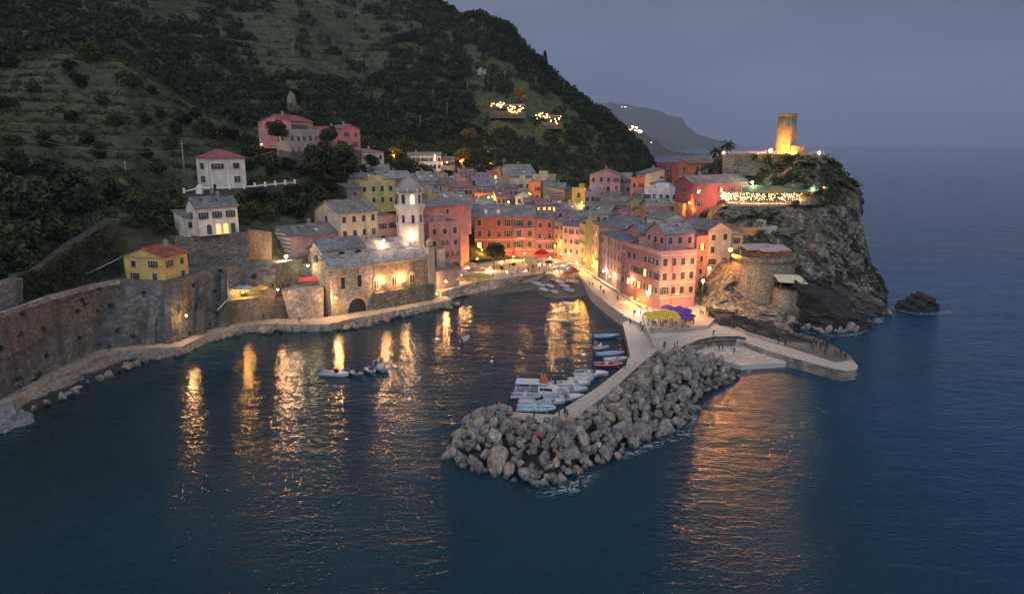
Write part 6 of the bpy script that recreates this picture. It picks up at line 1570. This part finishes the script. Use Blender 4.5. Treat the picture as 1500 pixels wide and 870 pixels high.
# individual shrubs and trees on the near terraced slope
SHR=[(37,62,3.2),(75,62,3),(135,80,4.5),(100,95,3.6),(15,90,4),(170,45,4),(195,62,4),(225,75,4),(250,95,4),(270,108,4.2),(290,125,4.4),(310,140,4.4),(330,150,4.4),(345,165,4.4),(350,170,4),(180,115,3),(195,125,3),(115,120,3.4),(70,165,5),(110,172,3),(170,175,3),(65,205,3),(30,250,4.5),(75,255,5),(20,285,5),(60,290,5.5),(95,300,5),(40,320,5),(15,335,5),(75,325,4.6),(110,275,4),(125,305,4),(50,355,4.4),(20,370,4.5),(90,345,4),(165,285,3.6),(180,290,3.6),(195,300,3.4),(205,305,3),(150,225,2.6),(210,175,3),(235,165,2.8),(260,190,3.2),(250,210,3),(270,175,3.4),(300,190,3.6),(320,200,3.6),(290,165,3),(340,195,3.4),(360,205,3.4),(370,225,3.4),(385,235,3.4),(365,245,3.2),(400,250,3.4),(420,245,3.2),(350,300,3.2),(370,310,3.4),(395,315,3.2),(420,305,3.4),(440,310,3.2),(380,290,3),(405,290,2.8),(430,285,3),(455,300,3.2),(450,275,3.4),(455,250,3.6),(470,260,4),(480,245,4.2),(495,235,4.4),(510,245,4.2),(500,260,3.8),(520,255,3.6),(485,275,3.4),(470,285,3),(440,235,3.2),(430,220,3),(500,225,3.6),(5,400,3.2),(45,385,3),(230,250,2.4),(215,225,2.4),(130,205,2.6),(20,205,3),(10,150,3),(150,150,2.6),(225,135,2.4),(50,130,2.4),(240,310,3),(235,330,2.8),(215,320,2.6),(5,20,3.6),(30,25,3.2)]
cnt=0
for (x,y,r) in SHR:
    p=on_hill(x+rt.uniform(-2,2),y+r*2)
    if p is None: continue
    cnt+=1; cyp=False
    tree(p-Vector((0,0,.3)),r*rt.uniform(.8,1.05),rt.choice(VAR),'dark bushy tree on the terraced slope left of the village','tree','bushy trees on the near slope',lift=.0,sz=.9)
print('shrubs',cnt)
for (x,y,r,lb) in ((478,258,5.5,'large dense tree below the pink hill villa'),(505,250,5.0,'broad dark tree left of the cream farmhouse'),(408,205,3.2,'round tree in front of the grey stone annex'),(483,213,3.4,'dark round tree between the pink hill villas'),(545,247,3.0,'round green tree in front of the cream farmhouse')):
    Yy=200 if y>240 else 206
    if x==545: Yy=246
    if x==483: Yy=212
    q=pY(x,y,Yy); tree(q,r,BIG[x%2],lb,lift=.1)
tree(pYz(724,206,2.6),3.0,BIG[0],'round clipped green tree standing alone on the village square',lift=.9,sz=1.1)
tree(pYz(1026,157.5,2.6),1.6,VAR[1],'climbing yellow-green tree against the coral house wall',lift=1.3,sz=1.9)
for x,Y_,lb in ((752,203.5,'small potted tree at the quay edge, right of the round tree'),(735,197.5,'small potted tree at the quay edge, near the golden parasols'),(781,204,'small potted tree at the quay edge, before the right café')):
    tree(pYz(x,Y_,2.6),.8,VAR[3],lb,lift=1.6)
q=pY(689,210,min(374,HILLY(689,208)-3)); tree(q,4.8,LITTREE[0],'orange glowing tree above the back village, upper one',lift=.1)
q=pY(678,243,306.5); tree(q,4.6,LITTREE[0],'orange glowing tree above the back village roofs, lower one',lift=.2)
q=pY(584,240,266); tree(q,4.5,BIG[1],'dark tree glowing orange beside the cream farmhouse',lift=.2)
q=pY(762,146,HILLY(762,150)-4); tree(q,4,LITTREE[0],'tree lit golden above the hill restaurant terrace',lift=.1)
q=pY(1040,275,190) 
# cypresses on the skyline
for (x,y,r,lb) in ((773,84,5.5,'tall cypress high on the ridge skyline'),(805,110,6.5,'twin dark cypress in the middle of the ridge skyline'),(745,52,4.5,'cypress beside the skyline shrubs near the top'),(826,130,4,'shorter cypress low on the ridge skyline')):
    p=on_hill(x-6,y+8) or on_hill(x-10,y+12) or pY(x,y+8,480); tree(p,r*1.5,CYP[x%2],lb,lift=0)
# palms
def palm(p,h,r,label):
    root=empty('palm_tree',p,0,label,'palm tree'); m=MB(); m.tube((0,0,-1),(.1,0,h*.5),.28,.22,n=8); m.tube((.1,0,h*.5),(0,0,h),.22,.2,n=8); m.build('trunk',BARK,root)
    m=MB(); q=random.Random(int(h*10))
    for k in range(26):
        a=q.uniform(0,6.28); el=q.uniform(-.5,1.2); L=r*q.uniform(.8,1.1); P_=[]
        for i in range(7):
            t=i/6; P_.append(Vector((math.cos(a)*math.cos(el)*L*t,math.sin(a)*math.cos(el)*L*t,h+math.sin(el)*L*t-L*.55*t*t)))
        side=Vector((-math.sin(a),math.cos(a),0))
        for i in range(6):
            w0=.32*math.sin(math.pi*(i+.3)/7); w1=.32*math.sin(math.pi*(i+1.3)/7)
            m.add([P_[i]-side*w0-Vector((0,0,w0*.5)),P_[i],P_[i+1],P_[i+1]-side*w1-Vector((0,0,w1*.5))],[(0,1,2,3)]); m.add([P_[i],P_[i]+side*w0-Vector((0,0,w0*.5)),P_[i+1]+side*w1-Vector((0,0,w1*.5)),P_[i+1]],[(0,1,2,3)])
    m.build('fronds',LEAF,root)
palm(pY(1048,236,212),3.0,3.4,'shorter palm left of the castle terrace lamp'); palm(pY(1065,226,212),3.2,2.8,'taller palm standing above the castle terrace lamp')
# woods, undergrowth, ivy: stuff
def scatter(P,n,vmin,vmax,rng,mask,rad,leaf,per,seed,name,label,mat,lift=.5):
    rs=np.random.RandomState(seed); nu_,nv_=P.shape[:2]; cs=[];ts=[];ss=[]
    R_=rng; tot=0; tr=0
    while tot<n and tr<n*8:
        tr+=1; i=rs.randint(1,nu_-1); v=rs.uniform(vmin,vmax); j=int(v/R_*(nv_-1)); p=P[i,min(j,nv_-1)]
        if p[2]<1.5: continue
        if mask and not mask(p,v,rs,i): continue
        r=rs.uniform(*rad); d=rs.normal(size=(per,3)); d/=np.linalg.norm(d,axis=1)[:,None]
        q=p+d*np.array([r,r,r*.75])*rs.uniform(.55,1.05,(per,1))+np.array([0,0,r*lift])
        cs.append(q); ts.append(np.clip(rs.rand()*.7+rs.rand(per)*.35-.1,0,1)); ss.append(np.full(per,leaf*r)); tot+=1
    c=np.concatenate(cs); me=quads_mesh(name,c,np.concatenate(ss),np.concatenate(ts),mat,seed=seed)
    tag(link(name,me),label,'plants' if 'forest' not in name else 'forest',None,'stuff'); return tot
def m_for(p,v,rs,i):
    px=750+1000*p[0]/p[1]; dp=p[1]*CP-(p[2]-H0)*SP; py=435-1000*(p[1]*SP+(p[2]-H0)*CP)/dp
    if (700<px<832 and 140<py<205): return rs.rand()<.03
    if 4.2<v<7 and px<680:
        if noise.noise(Vector((p[0]*.012,p[1]*.012,3)))>.12 and rs.rand()<.85: return False
    if px>690 and v<6: return rs.rand()<.22
    if abs(px-745)<36 and 3.9<v<6.2 and False: return False
    return True
scatter(HP,4600,3.55,7.15,8,m_for,(1.8,5.0),.16,85,1,'forest','dark woods covering the far hillside up to the skyline',LEAFD)
scatter(HP,3000,3.6,7.0,8,None,(.6,1.6),.24,26,12,'undergrowth','low scrub on the open clearings of the far hillside',LEAF,.2)
def m_near(p,v,rs,i):
    px=750+1000*p[0]/p[1]
    if px>560: return False
    if px>250 and v<1.1: return False
    return noise.noise(Vector((p[0]*.05,p[1]*.05,p[2]*.05)))>-.25 or rs.rand()<.25
scatter(HP,5200,.9,3.7,8,m_near,(.4,1.5),.20,40,2,'undergrowth','low shrubs and garden plants on the terraced slope',LEAF,.25)
def m_mid(p,v,rs,i):
    px=750+1000*p[0]/p[1]; return px>500
scatter(HP,1500,1.85,3.6,8,m_mid,(1.2,3.2),.18,60,3,'forest','trees and scrub directly above the back village',LEAF)
def m_ridge(p,v,rs,i): return p[0]>-80
scatter(HP,420,6.9,7.15,8,m_ridge,(2.0,4.2),.15,120,4,'forest','tree line along the ridge skyline',LEAFD,.8)
def m_head(p,v,rs,i):
    px=750+1000*p[0]/p[1]
    if px<1035: return rs.rand()<.5 and v>3
    if px<1095 and p[1]<203 : return False
    if 5.75<v<7.0 and px<1165: return rs.rand()<.95
    if px>1195: return p[2]>24 and rs.rand()<.55 and noise.noise(Vector((p[0]*.1,p[1]*.1,p[2]*.1)))>-.15
    if 2.8<v<4 and px<1140: return rs.rand()<.35
    if px>1165 and v<6.9: return p[2]>26 and rs.rand()<.2
    if v>7.0 and p[2]>30: return rs.rand()<.05
    return p[2]>9 and noise.noise(Vector((p[0]*.1,p[1]*.1,p[2]*.1)))>.22 and rs.rand()<.5
scatter(HD,1500,2.6,7.4,9,m_head,(.4,1.3),.2,44,5,'ivy','ivy and scrub clinging to the castle walls and cliff',LEAF,.1)
# plants growing out of the sea wall
def wallplants():
    rs=np.random.RandomState(9); cs=[];ts=[];ss=[]
    for _ in range(34):
        px=rs.uniform(-20,400); f=rs.rand(); i=np.interp(px,[0,72,143,209,262,299,353,404],[0,1,2,3,4,5,6,7]); k=min(int(i),6); f2=i-k
        a=wl_b[k+1].lerp(wl_b[min(k+2,8)],f2); b=wl_t[k+1].lerp(wl_t[min(k+2,8)],f2); c=a.lerp(b,f**.6)+Vector((.2,-.35,0)); r=rs.uniform(.25,.8)
        d=rs.normal(size=(36,3)); d/=np.linalg.norm(d,axis=1)[:,None]; cs.append(np.array(c)+d*np.array([r*1.2,r*.4,r])*rs.rand(36,1)**.5); ts.append(rs.rand(36)*.7); ss.append(np.full(36,.16))
    tag(link('wall_plants',quads_mesh('wall_plants',np.concatenate(cs),np.concatenate(ss),np.concatenate(ts),LEAF,seed=3)),'small plants rooted in the joints of the sea wall','plants',None,'stuff')
wallplants()
def scarp_plants():
    rs=np.random.RandomState(19); cs=[];ts=[];ss=[]
    B_=[(30,112,14),(60,117,14),(110,124.5,14),(176,134.2,14)]; T_=[(33,402,114.5),(60,396,118.8),(110,358,127),(172,320,138.5)]
    for _ in range(260):
        k=rs.randint(0,3); f=rs.rand(); g=rs.rand()**.7
        a=pYz(*B_[k]).lerp(pYz(*B_[k+1]),f); b=pY(*T_[k]).lerp(pY(*T_[k+1]),f); c=a.lerp(b,g)+Vector((.3,-.5,.1)); r=rs.uniform(.3,1.0)
        d=rs.normal(size=(34,3)); d/=np.linalg.norm(d,axis=1)[:,None]; cs.append(np.array(c)+d*np.array([r*1.4,r*.6,r*.8])*rs.rand(34,1)**.5); ts.append(np.clip(rs.rand()*.6+rs.rand(34)*.3,0,1)); ss.append(np.full(34,.17))
    tag(link('undergrowth',quads_mesh('undergrowth',np.concatenate(cs),np.concatenate(ss),np.concatenate(ts),LEAF,seed=5)),'weeds and bushes on the dark embankment behind the railway','plants',None,'stuff')
scarp_plants()
# vine rows on the terrace treads
def vines():
    dz=np.abs(HP[:,1:,2]-HP[:,:-1,2]); dy=np.linalg.norm(HP[:,1:,:2]-HP[:,:-1,:2],axis=2)+1e-6; flat=(dz/dy)<.32
    rs=np.random.RandomState(8); cs=[];ts=[];ss=[]
    for (v0,v1,n,px1,r) in ((1.2,3.2,5200,470,.35),(4.2,6.8,3800,700,.6)):
        k=0;t=0
        while k<n and t<n*8:
            t+=1; i=rs.randint(2,nu-2); j=int(rs.uniform(v0,v1)/8*(nv-1))
            if not flat[i,j]: continue
            p=HP[i,j]; px=750+1000*p[0]/p[1]
            if px>px1 or px<-150 or noise.noise(Vector((p[0]*.03,p[1]*.03,9)))<-.12: continue
            k+=1; d=rs.normal(size=(12,3)); cs.append(p+d*np.array([r*2.6,r*.5,r*.35])+np.array([0,0,r*.5])); ts.append(np.clip(.55+rs.rand(12)*.45,0,1)); ss.append(np.full(12,r*.55))
    tag(link('vineyard',quads_mesh('vineyard',np.concatenate(cs),np.concatenate(ss),np.concatenate(ts),LEAF,seed=6)),'rows of green vines and crops along the hillside terraces','vineyard',None,'stuff')
vines()
# balustrade, poles, wires, little shrine
root=empty('balustrade',pYz(378,178,29),0,'white balustrade with short pillars beside the square villa','balustrade')
def bal(seq,lab=None):
    P_=[pYz(x,Y,z) for x,Y,z in seq]; base=root.location; m=MB()
    for a,b in zip(P_[:-1],P_[1:]):
        n_=max(1,int((b-a).length/2.6))
        for k in range(n_+1): q=a.lerp(b,k/n_)-base; m.box(q.x-.22,q.x+.22,q.y-.22,q.y+.22,q.z-.2,q.z+1.1)
    m.build('pillar',WHITE,root); m=MB()
    for a,b in zip(P_[:-1],P_[1:]): m.tube(a-base+Vector((0,0,.25)),b-base+Vector((0,0,.25)),.22,n=4)
    m.build('rail',WHITE,root)
bal([(270,171,28.2),(289,170,29.0),(315,171.5,29.1),(358,174.5,29.1)]); bal([(358,174.6,29.1),(432,186.5,29.6)])
def pole(x,y,Y,h,label):
    p=pY(x,y,Y); r_=empty('utility_pole',p,0,label,'utility pole','thin poles on the hillside'); m=MB(); m.tube((0,0,-1),(0,0,h),.14,.09,n=6); m.build('post',plain((.30,.29,.27)),r_); m=MB(); m.box(-.7,.7,-.05,.05,h-.6,h-.5); m.build('crossarm',plain((.30,.29,.27)),r_)
for x,y,Y,h in ((187,272,172,6),(270,250,172,7),(560,160,400,8),(590,165,400,8),(614,160,415,8),(635,155,415,9),(655,178,385,10),(685,143,430,9),(616,190,360,7),(740,128,445,10),(785,133,455,9),(826,140,462,8),(531,107,440,9),(525,20,520,10),(430,84,420,8)): pole(x,y,Y,h,'thin grey utility pole on the hillside')
def wire(a,b,sag,label):
    m=MB(); n=14
    P_=[a.lerp(b,i/n)-Vector((0,0,sag*4*(i/n)*(1-i/n))) for i in range(n+1)]
    for i in range(n): m.tube(P_[i],P_[i+1],.035,n=4,caps=False)
    tag(m.build('overhead_wire',plain((.30,.30,.28))),label,'wire')
wire(pY(0,192,150),pY(270,220,172),2,'overhead wire from the left edge to the villa pole'); wire(pY(270,221,172),pY(420,212,206),3,'overhead wire from the villa pole to the hill houses')
m=MB(); a=pYz(122,127,14.6); b=pYz(180,133,17.3); m.tube(a+Vector((0,0,1.0)),b+Vector((0,0,1.0)),.06,n=6); m.tube(a,a+Vector((0,0,1.0)),.08,n=6); tag(m.build('handrail',WHITE),'sloping white handrail leading to the yellow house','handrail')
c=pYz(293,170,28); root=empty('shrine',c,0,'small white shrine at the corner of the square villa','shrine'); m=MB(); m.box(-.7,.7,-.5,.5,0,1.4); m.add([(-.8,-.6,1.4),(.8,-.6,1.4),(.8,.6,1.4),(-.8,.6,1.4),(0,-.6,2.3),(0,.6,2.3)],[(0,1,4),(2,3,5),(0,4,5,3),(1,2,5,4),(3,2,1,0)]); m.build('body',WHITE,root)
# foam
def mat_foam():
    t=NT('sea_foam'); n=t.noise(t.wpos((1,1.6,1)),.9,6,.7,1.0); g=t.n.new('ShaderNodeAttribute'); g.attribute_name='edge'
    a=t.math('MULTIPLY',t.ramp(n,[(.50,0),(.66,1)]),g.outputs['Fac'],True); t.out((.62,.66,.70),.7); t.l.new(a,t.b.inputs['Alpha']); return t.mat
FOAM=mat_foam()
def foam(l,wid,label):
    P_=[pz(x,y,.02) for x,y in l]; me=bpy.data.meshes.new('foam'); vs=[];fs=[];ed=[]
    n=len(P_)
    for i,p in enumerate(P_):
        d=(P_[min(i+1,n-1)]-P_[max(i-1,0)]).normalized(); nb=Vector((-d.y,d.x,0))
        for j in range(5): f=j/4; vs.append(tuple(p+nb*(f-.5)*wid)); ed.append((1-abs(f-.5)*2)**.6*(0 if i in(0,n-1) else 1))
    for i in range(n-1):
        for j in range(4): fs.append((i*5+j,(i+1)*5+j,(i+1)*5+j+1,i*5+j+1))
    me.from_pydata(vs,[],fs); at=me.attributes.new('edge','FLOAT','POINT'); at.data.foreach_set('value',ed); me.materials.append(FOAM); me.update()
    tag(link('foam',me),label,'foam',None,'stuff')
foam([(1305,448),(1322,456),(1345,460),(1368,460),(1385,458),(1402,454)],3.2,'white foam around the lone sea rock')
foam([(770,714),(800,722),(835,716),(858,700),(880,686)],3.0,'white foam at the front of the breakwater')
foam([(905,672),(925,664),(955,652),(1003,636),(1015,610),(1012,595)],2.2,'pinkish foam on the right flank of the breakwater')
foam([(1150,494),(1185,486),(1220,492),(1250,490),(1290,478)],2.2,'faint foam below the dark rock slabs')
foam([(1085,552),(1100,540),(1120,538),(1140,536)],2.0,'faint foam beside the bathing slab')
